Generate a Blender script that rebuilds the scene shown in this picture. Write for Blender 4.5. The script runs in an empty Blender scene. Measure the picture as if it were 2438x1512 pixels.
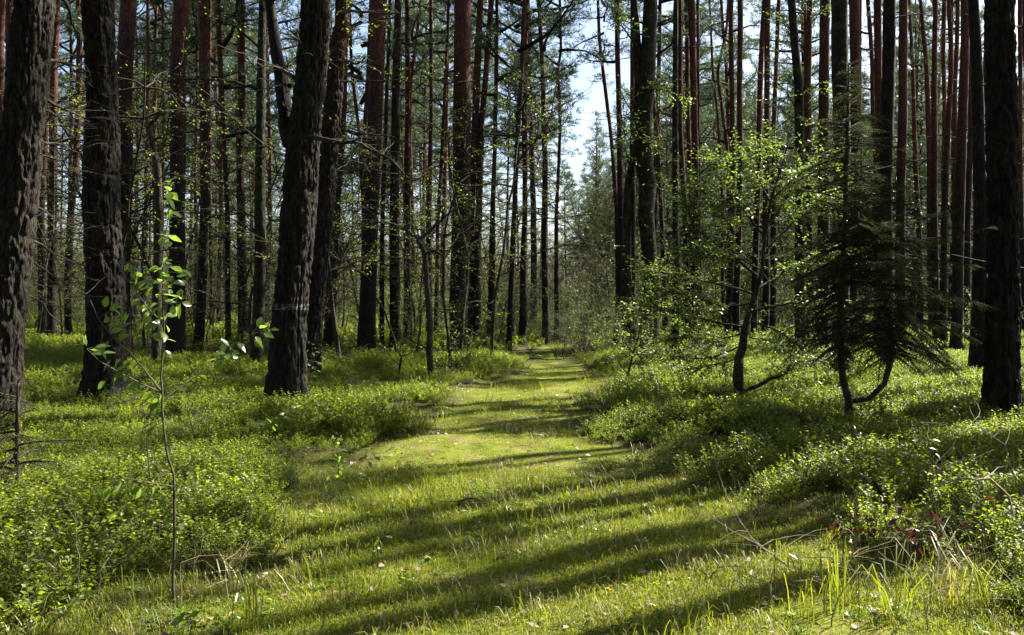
import bpy, math, random
import numpy as np
from mathutils import Vector, Matrix
R = random.Random(7); NP = np.random.default_rng(7)
rad = math.radians
sc = bpy.context.scene
COL = sc.collection

# ------------------------------------------------------------------ camera, sky, sun, exposure
EYE = 1.55
F = 1877.0                      # focal length in the units of a 2438 wide picture
PITCH = math.atan(56 / F)       # horizon a little above the middle
cam_d = bpy.data.cameras.new('camera'); cam = bpy.data.objects.new('camera', cam_d); COL.objects.link(cam)
cam.location = (0, 0, EYE); cam.rotation_euler = (rad(90) - PITCH, 0, 0)
cam_d.sensor_width = 36; cam_d.lens = 36 * F / 2438; cam_d.clip_start = .05; cam_d.clip_end = 2000
sc.camera = cam
SUN_AZ, SUN_EL = rad(58), rad(46)
w = bpy.data.worlds.new('World'); sc.world = w; w.use_nodes = True
nt = w.node_tree; bgn = nt.nodes['Background']
sky = nt.nodes.new('ShaderNodeTexSky'); sky.sky_type = 'NISHITA'; sky.sun_disc = False
sky.sun_elevation = SUN_EL; sky.sun_rotation = SUN_AZ; sky.air_density = 1.0; sky.dust_density = 2.2; sky.ozone_density = 1.2
nt.links.new(sky.outputs[0], bgn.inputs[0]); bgn.inputs[1].default_value = 0.068
sd = bpy.data.lights.new('sun', 'SUN'); sd.energy = 5.0; sd.angle = rad(.5); sd.color = (1, .95, .86)
sun = bpy.data.objects.new('sun', sd); COL.objects.link(sun)
TO_SUN = Vector((math.sin(SUN_AZ) * math.cos(SUN_EL), math.cos(SUN_AZ) * math.cos(SUN_EL), math.sin(SUN_EL)))
sun.rotation_euler = TO_SUN.to_track_quat('Z', 'Y').to_euler()
vs = sc.view_settings; vs.view_transform = 'Standard'; vs.look = 'None'; vs.gamma = 1; vs.exposure = 2.0
cy = sc.cycles
cy.max_bounces = 6; cy.diffuse_bounces = 2; cy.glossy_bounces = 2; cy.transmission_bounces = 4; cy.caustics_reflective = False; cy.caustics_refractive = False

# ------------------------------------------------------------------ picture point -> world
FV = Vector((0, math.cos(PITCH), -math.sin(PITCH))); UV = Vector((0, math.sin(PITCH), math.cos(PITCH)))
def ray(x, y):
    d = FV + Vector((1, 0, 0)) * ((x - 1219) / F) + UV * ((756 - y) / F)
    return d / d.y
def W(x, y, d): return Vector((0, 0, EYE)) + ray(x, y) * d
def gdepth(y):
    z = -ray(1219, y).z
    return EYE / max(z, .012)
# ------------------------------------------------------------------ terrain
PY = [0, 4, 5, 7.2, 9.7, 12, 14.5, 20, 26, 32, 60]
PX_ = [.35, .2, .15, -.35, -.02, .15, .75, 1.0, 1.9, 2.9, 6]
PW_ = [1.9, 1.7, 1.5, 1.35, 1.0, .95, .6, .42, .35, .3, .25]
def vnoise(x, y, s=0):
    xi = np.floor(x).astype(int); yi = np.floor(y).astype(int); fx = x - xi; fy = y - yi
    fx = fx * fx * (3 - 2 * fx); fy = fy * fy * (3 - 2 * fy)
    def h(a, b):
        n = (a * 374761393 + b * 668265263 + s * 974711) & 0x7fffffff
        n = ((n ^ (n >> 13)) * 1274126177) & 0x7fffffff
        return ((n ^ (n >> 16)) & 0xffff) / 65535.
    return (h(xi, yi) * (1 - fx) + h(xi + 1, yi) * fx) * (1 - fy) + (h(xi, yi + 1) * (1 - fx) + h(xi + 1, yi + 1) * fx) * fy
def path_d(x, y):               # distance from the path's edge, negative on the path
    c = np.interp(y, PY, PX_); hw = np.interp(y, PY, PW_)
    return np.abs(x - c) - hw + .8 * (vnoise(x * .9, y * .9, 5) - .5) + .5 * (vnoise(x * 3.1, y * 3.1, 6) - .5)
def height(x, y):
    x = np.asarray(x, float); y = np.asarray(y, float)
    h = .16 * (vnoise(x * .35, y * .35, 1) - .5) + .07 * (vnoise(x * 1.3, y * 1.3, 2) - .5)
    near = np.clip((np.hypot(x, y) - 2.5) / 3, 0, 1)
    return h * near + .08 * np.clip(path_d(x, y) / .8, 0, 1)
def hz(x, y): return float(height(np.array([x]), np.array([y]))[0])

# ------------------------------------------------------------------ mesh building
class MB:
    def __init__(s): s.v = []; s.t = []; s.q = []; s.n = 0; s.tm = []; s.qm = []
    def add(s, v, tris=None, quads=None, m=0):
        v = np.asarray(v, float).reshape(-1, 3)
        if tris is not None and len(tris): s.t.append(np.asarray(tris, int) + s.n); s.tm.append(np.full(len(tris), m))
        if quads is not None and len(quads): s.q.append(np.asarray(quads, int) + s.n); s.qm.append(np.full(len(quads), m))
        s.v.append(v); s.n += len(v)
    def tube(s, pts, r, seg=6, m=0, cap=True):
        P = np.asarray([tuple(p) for p in pts], float); n = len(P); r = np.broadcast_to(np.asarray(r, float), (n,))
        T = np.gradient(P, axis=0); T /= np.linalg.norm(T, axis=1)[:, None] + 1e-9
        ref = np.array([0, 0, 1.]) if abs(T[:, 2].mean()) < .8 else np.array([1., 0, 0])
        A = np.cross(T, ref); A /= np.linalg.norm(A, axis=1)[:, None] + 1e-9; B = np.cross(T, A)
        a = np.linspace(0, 2 * math.pi, seg, endpoint=False)
        V = P[:, None] + r[:, None, None] * (np.cos(a)[None, :, None] * A[:, None] + np.sin(a)[None, :, None] * B[:, None])
        i = np.arange(n - 1)[:, None] * seg; j = np.arange(seg)[None]; k = (j + 1) % seg
        q = np.stack([i + j, i + k, i + seg + k, i + seg + j], -1).reshape(-1, 4)
        s.add(V.reshape(-1, 3), quads=q, m=m)
    def leaves(s, P, D, N, L, Wd, m=0, fold=.14, droop=.0):
        P = np.asarray(P, float); D = np.asarray(D, float); N = np.asarray(N, float); k = len(P)
        if not k: return
        L = np.broadcast_to(np.asarray(L, float), (k,))[:, None]; Wd = np.broadcast_to(np.asarray(Wd, float), (k,))[:, None]
        D = D / (np.linalg.norm(D, axis=1)[:, None] + 1e-9)
        S = np.cross(N, D); S /= np.linalg.norm(S, axis=1)[:, None] + 1e-9; N = np.cross(D, S)
        mid = P + D * L * .45
        V = np.stack([P, mid + S * Wd * .5 + N * Wd * fold, P + D * L - N * L * droop, mid - S * Wd * .5 + N * Wd * fold], 1)
        b = np.arange(k)[:, None] * 4
        t = np.concatenate([b + [0, 1, 2], b + [0, 2, 3]])
        s.add(V.reshape(-1, 3), tris=t, m=m)
    def fine_leaves(s, P, D, N, L, Wd, m=0, droop=.15, fold=.12):   # eight faced leaf with midrib fold, drooping tip
        for p, d, n, l, wd in zip(P, D, N, L, Wd):
            d = Vector(d).normalized(); sd_ = Vector(n).cross(d).normalized(); n = d.cross(sd_); p = Vector(p)
            rows = [(0, .0), (.18, .62), (.42, 1.0), (.7, .68), (.88, .3)]
            vv = []
            for t, ww in rows:
                c = p + d * (l * t) - n * (droop * l * t * t)
                vv += [c + sd_ * (wd * .5 * ww) + n * (fold * wd * ww), c, c - sd_ * (wd * .5 * ww) + n * (fold * wd * ww)]
            vv.append(p + d * l - n * (droop * l))
            q = []
            for i in range(4):
                a = i * 3; q += [(a, a + 1, a + 4, a + 3), (a + 1, a + 2, a + 5, a + 4)]
            s.add([tuple(x) for x in vv], tris=[(12, 13, 15), (13, 14, 15)], quads=q, m=m)
    def needles(s, P, D, L, wd, m=0):
        P = np.asarray(P, float); D = np.asarray(D, float); k = len(P)
        if not k: return
        L = np.broadcast_to(np.asarray(L, float), (k,))[:, None]
        D = D / (np.linalg.norm(D, axis=1)[:, None] + 1e-9)
        S = np.cross(D, NP.normal(size=(k, 3))); S /= np.linalg.norm(S, axis=1)[:, None] + 1e-9
        V = np.stack([P + S * wd * .5, P - S * wd * .5, P + D * L], 1)
        s.add(V.reshape(-1, 3), tris=np.arange(3 * k).reshape(-1, 3), m=m)
    def mesh(s, name, mats, smooth=False):
        me = bpy.data.meshes.new(name)
        V = np.concatenate(s.v) if s.v else np.zeros((0, 3))
        T = np.concatenate(s.t) if s.t else np.zeros((0, 3), int); Q = np.concatenate(s.q) if s.q else np.zeros((0, 4), int)
        me.vertices.add(len(V)); me.vertices.foreach_set('co', V.astype(np.float32).ravel())
        me.loops.add(T.size + Q.size); me.loops.foreach_set('vertex_index', np.concatenate([T.ravel(), Q.ravel()]).astype(np.int32))
        me.polygons.add(len(T) + len(Q))
        me.polygons.foreach_set('loop_start', np.concatenate([np.arange(len(T)) * 3, T.size + np.arange(len(Q)) * 4]).astype(np.int32))
        mi = np.concatenate([np.concatenate(s.tm) if s.tm else np.zeros(0, int), np.concatenate(s.qm) if s.qm else np.zeros(0, int)])
        me.polygons.foreach_set('material_index', mi.astype(np.int32))
        for m in mats: me.materials.append(m)
        me.update(calc_edges=True)
        if smooth: me.polygons.foreach_set('use_smooth', np.ones(len(me.polygons), bool))
        return me
def obj(name, me, parent=None, loc=None):
    o = bpy.data.objects.new(name, me); COL.objects.link(o)
    if parent: o.parent = parent
    if loc is not None: o.location = loc
    return o
def tag(o, label=None, cat=None, group=None, kind=None):
    if label: o['label'] = label
    if cat: o['category'] = cat
    if group: o['group'] = group
    if kind: o['kind'] = kind
    return o
def thing(name, loc, label, cat, group=None):
    o = bpy.data.objects.new(name, None); COL.objects.link(o); o.empty_display_size = .1
    o.location = loc; return tag(o, label, cat, group)
def unit(n): 
    v = NP.normal(size=(n, 3)); return v / np.linalg.norm(v, axis=1)[:, None]

# ------------------------------------------------------------------ materials
def new_mat(name):
    m = bpy.data.materials.new(name); m.use_nodes = True; t = m.node_tree
    for n in list(t.nodes): t.nodes.remove(n)
    return m, t, t.nodes.new, t.links.new
def ramp(N, L, src, stops):
    r = N('ShaderNodeValToRGB'); e = r.color_ramp.elements
    while len(e) < len(stops): e.new(.5)
    for a, (p, c) in zip(e, stops): a.position = p; a.color = (*c, 1)
    L(src, r.inputs[0]); return r.outputs[0]
def noise(N, L, vec, scale, detail=4, rough=.55):
    n = N('ShaderNodeTexNoise'); n.inputs['Scale'].default_value = scale; n.inputs['Detail'].default_value = detail; n.inputs['Roughness'].default_value = rough
    if vec: L(vec, n.inputs['Vector'])
    return n.outputs[0]
def leafmat(name, c1, c2, tr=.45, rough=.42, spec=.45, tint=(1.9, 2.0, .9)):
    m, t, N, L = new_mat(name)
    g = N('ShaderNodeNewGeometry'); oi = N('ShaderNodeObjectInfo')
    a = N('ShaderNodeMath'); a.operation = 'MULTIPLY_ADD'; L(oi.outputs['Random'], a.inputs[0]); a.inputs[1].default_value = .35; 
    b = N('ShaderNodeMath'); b.operation = 'MULTIPLY'; L(g.outputs['Random Per Island'], b.inputs[0]); b.inputs[1].default_value = .65
    L(b.outputs[0], a.inputs[2])
    col = ramp(N, L, a.outputs[0], [(0, c1), (1, c2)])
    p = N('ShaderNodeBsdfPrincipled'); L(col, p.inputs['Base Color']); p.inputs['Roughness'].default_value = rough; p.inputs['Specular IOR Level'].default_value = spec
    tl = N('ShaderNodeBsdfTranslucent'); mx = N('ShaderNodeMix'); mx.data_type = 'RGBA'; mx.blend_type = 'MULTIPLY'; mx.inputs[0].default_value = 1; mx.inputs[7].default_value = (*tint, 1)
    L(col, mx.inputs[6]); L(mx.outputs[2], tl.inputs[0])
    ms = N('ShaderNodeMixShader'); ms.inputs[0].default_value = tr; L(p.outputs[0], ms.inputs[1]); L(tl.outputs[0], ms.inputs[2])
    o = N('ShaderNodeOutputMaterial'); L(ms.outputs[0], o.inputs[0]); return m
def barkmat(name, low, high, z0, z1, dark, moss=0, sx=17, sz=4.5, bump=.7):
    m, t, N, L = new_mat(name)
    tc = N('ShaderNodeTexCoord'); mp = N('ShaderNodeMapping'); mp.inputs['Scale'].default_value = (sx, sx, sz); L(tc.outputs['Object'], mp.inputs[0])
    oi = N('ShaderNodeObjectInfo')
    ad = N('ShaderNodeVectorMath'); ad.operation = 'ADD'; L(mp.outputs[0], ad.inputs[0])
    cx = N('ShaderNodeCombineXYZ'); mm = N('ShaderNodeMath'); mm.operation = 'MULTIPLY'; mm.inputs[1].default_value = 40; L(oi.outputs['Random'], mm.inputs[0]); L(mm.outputs[0], cx.inputs[2]); L(cx.outputs[0], ad.inputs[1])
    vec = ad.outputs[0]
    n1 = noise(N, L, vec, 1.0, 6, .65)
    vo = N('ShaderNodeTexVoronoi'); vo.feature = 'DISTANCE_TO_EDGE'; vo.inputs['Scale'].default_value = 1.3; L(vec, vo.inputs['Vector'])
    n2 = noise(N, L, tc.outputs['Object'], 1.1, 3)
    sp = N('ShaderNodeSeparateXYZ'); L(tc.outputs['Object'], sp.inputs[0])
    mr = N('ShaderNodeMapRange'); mr.inputs[1].default_value = z0; mr.inputs[2].default_value = z1; L(sp.outputs[2], mr.inputs[0])
    ad2 = N('ShaderNodeMath'); ad2.operation = 'MULTIPLY_ADD'; L(n2, ad2.inputs[0]); ad2.inputs[1].default_value = 1.5; ad2.inputs[2].default_value = -.75
    ad3 = N('ShaderNodeMath'); ad3.operation = 'ADD'; ad3.use_clamp = True; L(mr.outputs[0], ad3.inputs[0]); L(ad2.outputs[0], ad3.inputs[1])
    mx = N('ShaderNodeMix'); mx.data_type = 'RGBA'; L(ad3.outputs[0], mx.inputs[0]); mx.inputs[6].default_value = (*low, 1); mx.inputs[7].default_value = (*high, 1)
    cr = ramp(N, L, n1, [(.32, dark), (.62, (1, 1, 1))])
    mu = N('ShaderNodeMix'); mu.data_type = 'RGBA'; mu.blend_type = 'MULTIPLY'; mu.inputs[0].default_value = .9; L(mx.outputs[2], mu.inputs[6]); L(cr, mu.inputs[7])
    n5 = noise(N, L, vec, 2.6, 3, .7); pf = ramp(N, L, n5, [(.58, (1, 1, 1)), (.72, (2.6, 2.5, 2.4))])
    m6 = N('ShaderNodeMix'); m6.data_type = 'RGBA'; m6.blend_type = 'MULTIPLY'; m6.inputs[0].default_value = 1; L(mu.outputs[2], m6.inputs[6]); L(pf, m6.inputs[7]); mu = m6
    ck = ramp(N, L, vo.outputs[0], [(.0, (.3, .27, .25)), (.16, (1, 1, 1))])
    m4 = N('ShaderNodeMix'); m4.data_type = 'RGBA'; m4.blend_type = 'MULTIPLY'; m4.inputs[0].default_value = .8; L(mu.outputs[2], m4.inputs[6]); L(ck, m4.inputs[7])
    out = m4.outputs[2]
    if moss:
        n3 = noise(N, L, tc.outputs['Object'], 5, 5, .7)
        f = ramp(N, L, n3, [(.5, (0, 0, 0)), (.68, (moss, moss, moss))])
        m2 = N('ShaderNodeMix'); m2.data_type = 'RGBA'; L(f, m2.inputs[0]); L(out, m2.inputs[6]); m2.inputs[7].default_value = (.09, .11, .03, 1); out = m2.outputs[2]
    p = N('ShaderNodeBsdfPrincipled'); L(out, p.inputs['Base Color']); p.inputs['Roughness'].default_value = .9; p.inputs['Specular IOR Level'].default_value = .2
    h = N('ShaderNodeMath'); h.operation = 'MULTIPLY_ADD'; L(n1, h.inputs[0]); h.inputs[1].default_value = 1.; vm = N('ShaderNodeMath'); vm.operation = 'MINIMUM'; L(vo.outputs[0], vm.inputs[0]); vm.inputs[1].default_value = .25; L(vm.outputs[0], h.inputs[2])
    bp = N('ShaderNodeBump'); bp.inputs['Strength'].default_value = bump; bp.inputs['Distance'].default_value = .035; L(h.outputs[0], bp.inputs['Height']); L(bp.outputs[0], p.inputs['Normal'])
    o = N('ShaderNodeOutputMaterial'); L(p.outputs[0], o.inputs[0]); return m
def plainmat(name, c1, c2, scale=6, rough=.8):
    m, t, N, L = new_mat(name)
    tc = N('ShaderNodeTexCoord'); n = noise(N, L, tc.outputs['Object'], scale)
    c = ramp(N, L, n, [(.3, c1), (.7, c2)])
    p = N('ShaderNodeBsdfPrincipled'); L(c, p.inputs['Base Color']); p.inputs['Roughness'].default_value = rough; p.inputs['Specular IOR Level'].default_value = .3
    o = N('ShaderNodeOutputMaterial'); L(p.outputs[0], o.inputs[0]); return m

M = {}
M['pine'] = barkmat('pine_bark', (.033, .026, .021), (.15, .06, .038), 3.6, 7.5, (.35, .3, .28))
M['pine_old'] = barkmat('old_pine_bark', (.032, .026, .021), (.09, .042, .027), 4.5, 9, (.3, .26, .25), moss=.25, sx=20, sz=5, bump=.8)
M['mossy'] = barkmat('mossy_bark', (.034, .029, .02), (.038, .032, .02), 3, 8, (.4, .4, .35), moss=.7, sx=12, sz=5)
M['dark_bark'] = barkmat('dark_bark', (.07, .055, .042), (.08, .06, .045), 3, 8, (.5, .45, .4), moss=.3, sx=14, sz=5)
M['birch'] = barkmat('birch_bark', (.1, .09, .075), (.5, .47, .42), 7, 12, (.3, .28, .25), moss=.3, sx=5, sz=14)
M['twig'] = plainmat('twig_bark', (.055, .042, .03), (.1, .08, .055), 14)
M['dry_twig'] = plainmat('dry_twig', (.2, .15, .1), (.34, .28, .2), 14)
M['needle'] = leafmat('pine_needle', (.045, .075, .045), (.085, .12, .055), .3, .4, .5, (1.5, 1.7, 1.0))
M['spruce'] = leafmat('spruce_needle', (.014, .028, .008), (.08, .105, .016), .3, .55, .12, (2.2, 2.2, .7))
M['bilberry'] = leafmat('bilberry_leaf', (.035, .066, .008), (.195, .24, .026), .52, .42, .38, (2.8, 2.7, .8))
M['grass'] = leafmat('grass_blade', (.088, .132, .015), (.205, .222, .028), .42, .45, .35, (2.3, 2.1, .8))
M['drygrass'] = leafmat('dry_grass_blade', (.25, .22, .11), (.42, .38, .2), .3, .45, .4, (1.2, 1.1, .8))
M['hornbeam'] = leafmat('hornbeam_leaf', (.055, .095, .022), (.15, .185, .05), .5, .38, .45, (2.2, 2.25, 1.1))
M['bud'] = leafmat('young_leaf', (.1, .14, .02), (.18, .2, .04), .5, .38, .5)
M['sapling'] = leafmat('sapling_leaf', (.06, .105, .025), (.15, .21, .05), .6, .28, .6, (2.9, 2.9, 1.2))
M['deadleaf'] = leafmat('dead_leaf', (.11, .055, .03), (.36, .26, .18), .12, .55, .4, (1.2, 1, .8))
M['redleaf'] = leafmat('red_brown_leaf', (.06, .024, .016), (.12, .048, .03), .2, .35, .5, (1.6, .9, .7))
M['dandelion'] = plainmat('dandelion_yellow', (.75, .5, .01), (.85, .62, .02), 60)
M['wood'] = plainmat('grey_post_wood', (.12, .1, .08), (.22, .19, .15), 8)
M['wire'] = plainmat('fence_wire', (.3, .31, .32), (.4, .4, .4), 8, .4)

# ground: moss on the path, needle litter under the undergrowth
m, t, N, L = new_mat('ground'); M['ground'] = m
tc = N('ShaderNodeTexCoord'); at = N('ShaderNodeAttribute'); at.attribute_name = 'path'
n1 = noise(N, L, tc.outputs['Object'], 2.2, 6, .6); n2 = noise(N, L, tc.outputs['Object'], 60, 4, .7)
moss = ramp(N, L, n1, [(.3, (.085, .115, .014)), (.5, (.16, .185, .02)), (.66, (.2, .165, .07)), (.76, (.11, .08, .045))])
lit = ramp(N, L, n1, [(.3, (.035, .03, .018)), (.7, (.08, .075, .03))])
mx = N('ShaderNodeMix'); mx.data_type = 'RGBA'; L(at.outputs['Fac'], mx.inputs[0]); L(lit, mx.inputs[6]); L(moss, mx.inputs[7])
fl = ramp(N, L, n2, [(.35, (.45, .45, .4)), (.65, (1.25, 1.25, 1.2))])
mu = N('ShaderNodeMix'); mu.data_type = 'RGBA'; mu.blend_type = 'MULTIPLY'; mu.inputs[0].default_value = 1; L(mx.outputs[2], mu.inputs[6]); L(fl, mu.inputs[7])
p = N('ShaderNodeBsdfPrincipled'); L(mu.outputs[2], p.inputs['Base Color']); p.inputs['Roughness'].default_value = .95; p.inputs['Specular IOR Level'].default_value = .1
bp = N('ShaderNodeBump'); bp.inputs['Strength'].default_value = .9; bp.inputs['Distance'].default_value = .02; L(n2, bp.inputs['Height']); L(bp.outputs[0], p.inputs['Normal'])
o = N('ShaderNodeOutputMaterial'); L(p.outputs[0], o.inputs[0])

# ------------------------------------------------------------------ ground sheet
R.seed(101); NP = np.random.default_rng(101)
def graded(lo, hi, fine, n0, ratio):
    a = list(np.arange(-n0, n0 + fine / 2, fine)); s = fine
    while a[-1] < hi: s *= ratio; a.append(a[-1] + s)
    s = fine; b = []; x = -n0
    while x > lo: s *= ratio; x -= s; b.append(x)
    return np.array(b[::-1] + a)
gx = graded(-600, 600, .09, 7, 1.12); gy = graded(-400, 900, .09, 9, 1.1) + 9 * 0
X, Y = np.meshgrid(gx, gy); Z = height(X, Y)
mb = MB(); nx, ny = len(gx), len(gy)
i = (np.arange(ny - 1)[:, None] * nx + np.arange(nx - 1)[None]).ravel()
mb.add(np.stack([X, Y, Z], -1).reshape(-1, 3), quads=np.stack([i, i + 1, i + nx + 1, i + nx], -1))
me = mb.mesh('ground', [M['ground']], True)
pa = me.attributes.new('path', 'FLOAT', 'POINT'); pa.data.foreach_set('value', np.clip(.5 - path_d(X, Y) / .7, 0, 1).ravel().astype(np.float32))
tag(obj('ground', me), 'mossy forest floor with a grassy path running through', None, None, 'structure')

# ------------------------------------------------------------------ scatter: one stuff object, instances by geometry nodes
R.seed(102); NP = np.random.default_rng(102)
def scatter(name, pts, scl, idx, meshes, label, cat):
    n = len(pts)
    col = bpy.data.collections.new(name + '_sources')
    for k, me in enumerate(meshes): col.objects.link(bpy.data.objects.new('%s_source_%02d' % (name, k), me))
    me = bpy.data.meshes.new(name); me.vertices.add(n); me.vertices.foreach_set('co', np.asarray(pts, np.float32).ravel())
    rot = np.stack([NP.normal(0, .12, n), NP.normal(0, .12, n), NP.uniform(0, 6.283, n)], -1).astype(np.float32)
    a = me.attributes.new('rot', 'FLOAT_VECTOR', 'POINT'); a.data.foreach_set('vector', rot.ravel())
    a = me.attributes.new('scl', 'FLOAT', 'POINT'); a.data.foreach_set('value', np.asarray(scl, np.float32))
    a = me.attributes.new('idx', 'INT', 'POINT'); a.data.foreach_set('value', np.asarray(idx, np.int32))
    g = bpy.data.node_groups.new(name, 'GeometryNodeTree')
    g.interface.new_socket('Geometry', in_out='INPUT', socket_type='NodeSocketGeometry'); g.interface.new_socket('Geometry', in_out='OUTPUT', socket_type='NodeSocketGeometry')
    N, L = g.nodes.new, g.links.new
    gi = N('NodeGroupInput'); go = N('NodeGroupOutput'); ci = N('GeometryNodeCollectionInfo'); ip = N('GeometryNodeInstanceOnPoints')
    ci.inputs['Collection'].default_value = col; ci.inputs['Separate Children'].default_value = True; ci.inputs['Reset Children'].default_value = True
    def attr(nm, ty):
        q = N('GeometryNodeInputNamedAttribute'); q.data_type = ty; q.inputs['Name'].default_value = nm; return next(s for s in q.outputs if s.enabled and s.name == 'Attribute')
    L(gi.outputs[0], ip.inputs['Points']); L(ci.outputs[0], ip.inputs['Instance']); ip.inputs['Pick Instance'].default_value = True
    L(attr('idx', 'INT'), ip.inputs['Instance Index']); L(attr('scl', 'FLOAT'), ip.inputs['Scale'])
    e = N('FunctionNodeEulerToRotation'); L(attr('rot', 'FLOAT_VECTOR'), e.inputs[0]); L(e.outputs[0], ip.inputs['Rotation'])
    L(ip.outputs[0], go.inputs[0])
    o = obj(name, me); md = o.modifiers.new('scatter', 'NODES'); md.node_group = g
    return tag(o, label, cat, None, 'stuff')

def berry_mesh(k, big=1.0, nst=10, per=13):
    mb = MB(); P = []; D = []; Nn = []
    for s in range(nst):
        a = R.uniform(0, 6.28); r0 = R.uniform(0, .1); h = R.uniform(.16, .34); lean = R.uniform(.05, .22); ph = a + R.uniform(-.7, .7)
        pts = []
        for j in range(5):
            f = j / 4; pts.append((r0 * math.cos(a) + lean * f ** 1.3 * math.cos(ph) + R.uniform(-.012, .012), r0 * math.sin(a) + lean * f ** 1.3 * math.sin(ph) + R.uniform(-.012, .012), h * f - .02))
        mb.tube(pts, [.0022, .002, .0017, .0013, .0008], 3, 1)
        pts = np.array(pts)
        br = [(pts, .25)]
        for _ in range(2):
            f = R.randint(1, 3); b = pts[f]; e = b + np.array([R.uniform(-.09, .09), R.uniform(-.09, .09), R.uniform(.04, .1)])
            mb.tube([b, (b + e) / 2 + [0, 0, .01], e], [.0013, .001, .0007], 3, 1); br.append((np.array([b, (b + e) / 2, e]), 0))
        for q, lo in br:
            n = int(per * (1 if lo else .55) / big)
            for j in range(n):
                f = lo + (1 - lo) * (j + R.random()) / n; x = f * (len(q) - 1); i0 = min(int(x), len(q) - 2)
                P.append(q[i0] + (q[i0 + 1] - q[i0]) * (x - i0)); an = R.uniform(0, 6.28)
                D.append((math.cos(an), math.sin(an), R.uniform(-.1, .75))); Nn.append((R.gauss(0, .6), R.gauss(0, .6), 1))
    k_ = len(P)
    mb.leaves(P, D, Nn, NP.uniform(.021, .037, k_) * big, NP.uniform(.013, .021, k_) * big, 0)
    return mb.mesh('bilberry_%d' % k, [M['bilberry'], M['twig']])
def grass_mesh(k, n, rr, h0, h1, wd, mat, bend=.5):
    mb = MB(); 
    for _ in range(n):
        a = R.uniform(0, 6.28); r = rr * math.sqrt(R.random()); h = R.uniform(h0, h1); ph = R.uniform(0, 6.28); b = R.uniform(.15, bend) * h
        c = np.array([r * math.cos(a), r * math.sin(a), -.005]); d = np.array([math.cos(ph), math.sin(ph), 0]); s = np.array([-d[1], d[0], 0]) * wd * R.uniform(.7, 1.2) * .5
        rows = [c, c + d * b * .25 + [0, 0, h * .5], c + d * b * .65 + [0, 0, h * .85], c + d * b * 1.15 + [0, 0, h * (1 - .3 * b / h)]]
        mb.add([rows[0] + s, rows[0] - s, rows[1] + s, rows[1] - s, rows[2] + s * .7, rows[2] - s * .7, rows[3]], tris=[(4, 5, 6)], quads=[(0, 1, 3, 2), (2, 3, 5, 4)])
    return mb.mesh('grass_%d' % k, [mat])

def sector(n, d0, d1, margin=1.5, power=1.0):
    y = d0 + (d1 - d0) * NP.random(n) ** power
    half = y * (1219 / F) + margin
    x = NP.uniform(-1, 1, n) * half
    return x, y
BERRY = [berry_mesh(k) for k in range(6)] + [berry_mesh(6 + k, 1.7, 8, 16) for k in range(4)]
xs, ys, ss, ii = [], [], [], []
for n, d0, d1, big in ((15000, 2.2, 9, 0), (17000, 9, 18, 0), (8000, 18, 34, 1), (5000, 34, 75, 1)):
    x, y = sector(n, d0, d1, 1.5, .62)
    pd = path_d(x, y); dens = vnoise(x * .8, y * .8, 9)
    keep = (pd > .05) & (NP.random(n) < np.clip(pd * 1.6, .0, 1) * np.clip((dens * .6 + .4 * vnoise(x * 2.3, y * 2.3, 31)) * 3.4 - .95, .1, 1))
    if d0 < 3:                                     # the near corners hold twigs, moss and grass instead
        keep &= ~((y < 4.5) & (x < 0) & (NP.random(n) < .6))
        keep &= ~((y < 3.7) & (NP.random(n) < .6))
    x, y = x[keep], y[keep]; xs.append(x); ys.append(y)
    sc_ = NP.uniform(.6, 1.05, len(x)) * (.5 + .95 * vnoise(x * .8, y * .8, 12)) * np.clip(.5 + path_d(x, y) * .6, .5, 1) * .92
    ss.append(sc_ * (1.35 if d0 > 30 else 1.1 if big else .95)); ii.append(NP.integers(6, 10, len(x)) if big else NP.integers(0, 6, len(x)))
x = np.concatenate(xs); y = np.concatenate(ys)
scatter('bilberry_undergrowth', np.stack([x, y, height(x, y)], -1), np.concatenate(ss), np.concatenate(ii), BERRY, 'knee high bilberry undergrowth covering the forest floor beside the path', 'undergrowth')

GR = [grass_mesh(k, 150, .17, .008, .026, .003, M['grass'], 1.0) for k in range(4)] + [grass_mesh(4 + k, 16, .15, .06, .15, .0036, M['grass'], .8) for k in range(3)] + [grass_mesh(7, 24, .15, .04, .12, .003, M['drygrass'], 1.1)]
def weed_mesh(k):
    mb = MB()
    for c_ in range(3):
        cx, cy_ = R.gauss(0, .05), R.gauss(0, .05); n = R.randint(4, 7); a = NP.uniform(0, 6.28, n)
        mb.leaves(np.tile([cx, cy_, .004], (n, 1)), np.stack([np.cos(a), np.sin(a), NP.uniform(.1, .7, n)], -1), np.stack([NP.normal(0, .2, n), NP.normal(0, .2, n), np.ones(n)], -1), NP.uniform(.025, .055, n), NP.uniform(.012, .02, n), 0, .1, .1)
    return mb.mesh('weed_%d' % k, [M['sapling']])
GR += [weed_mesh(k) for k in range(3)]
xs, ys, ss, ii = [], [], [], []
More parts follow.
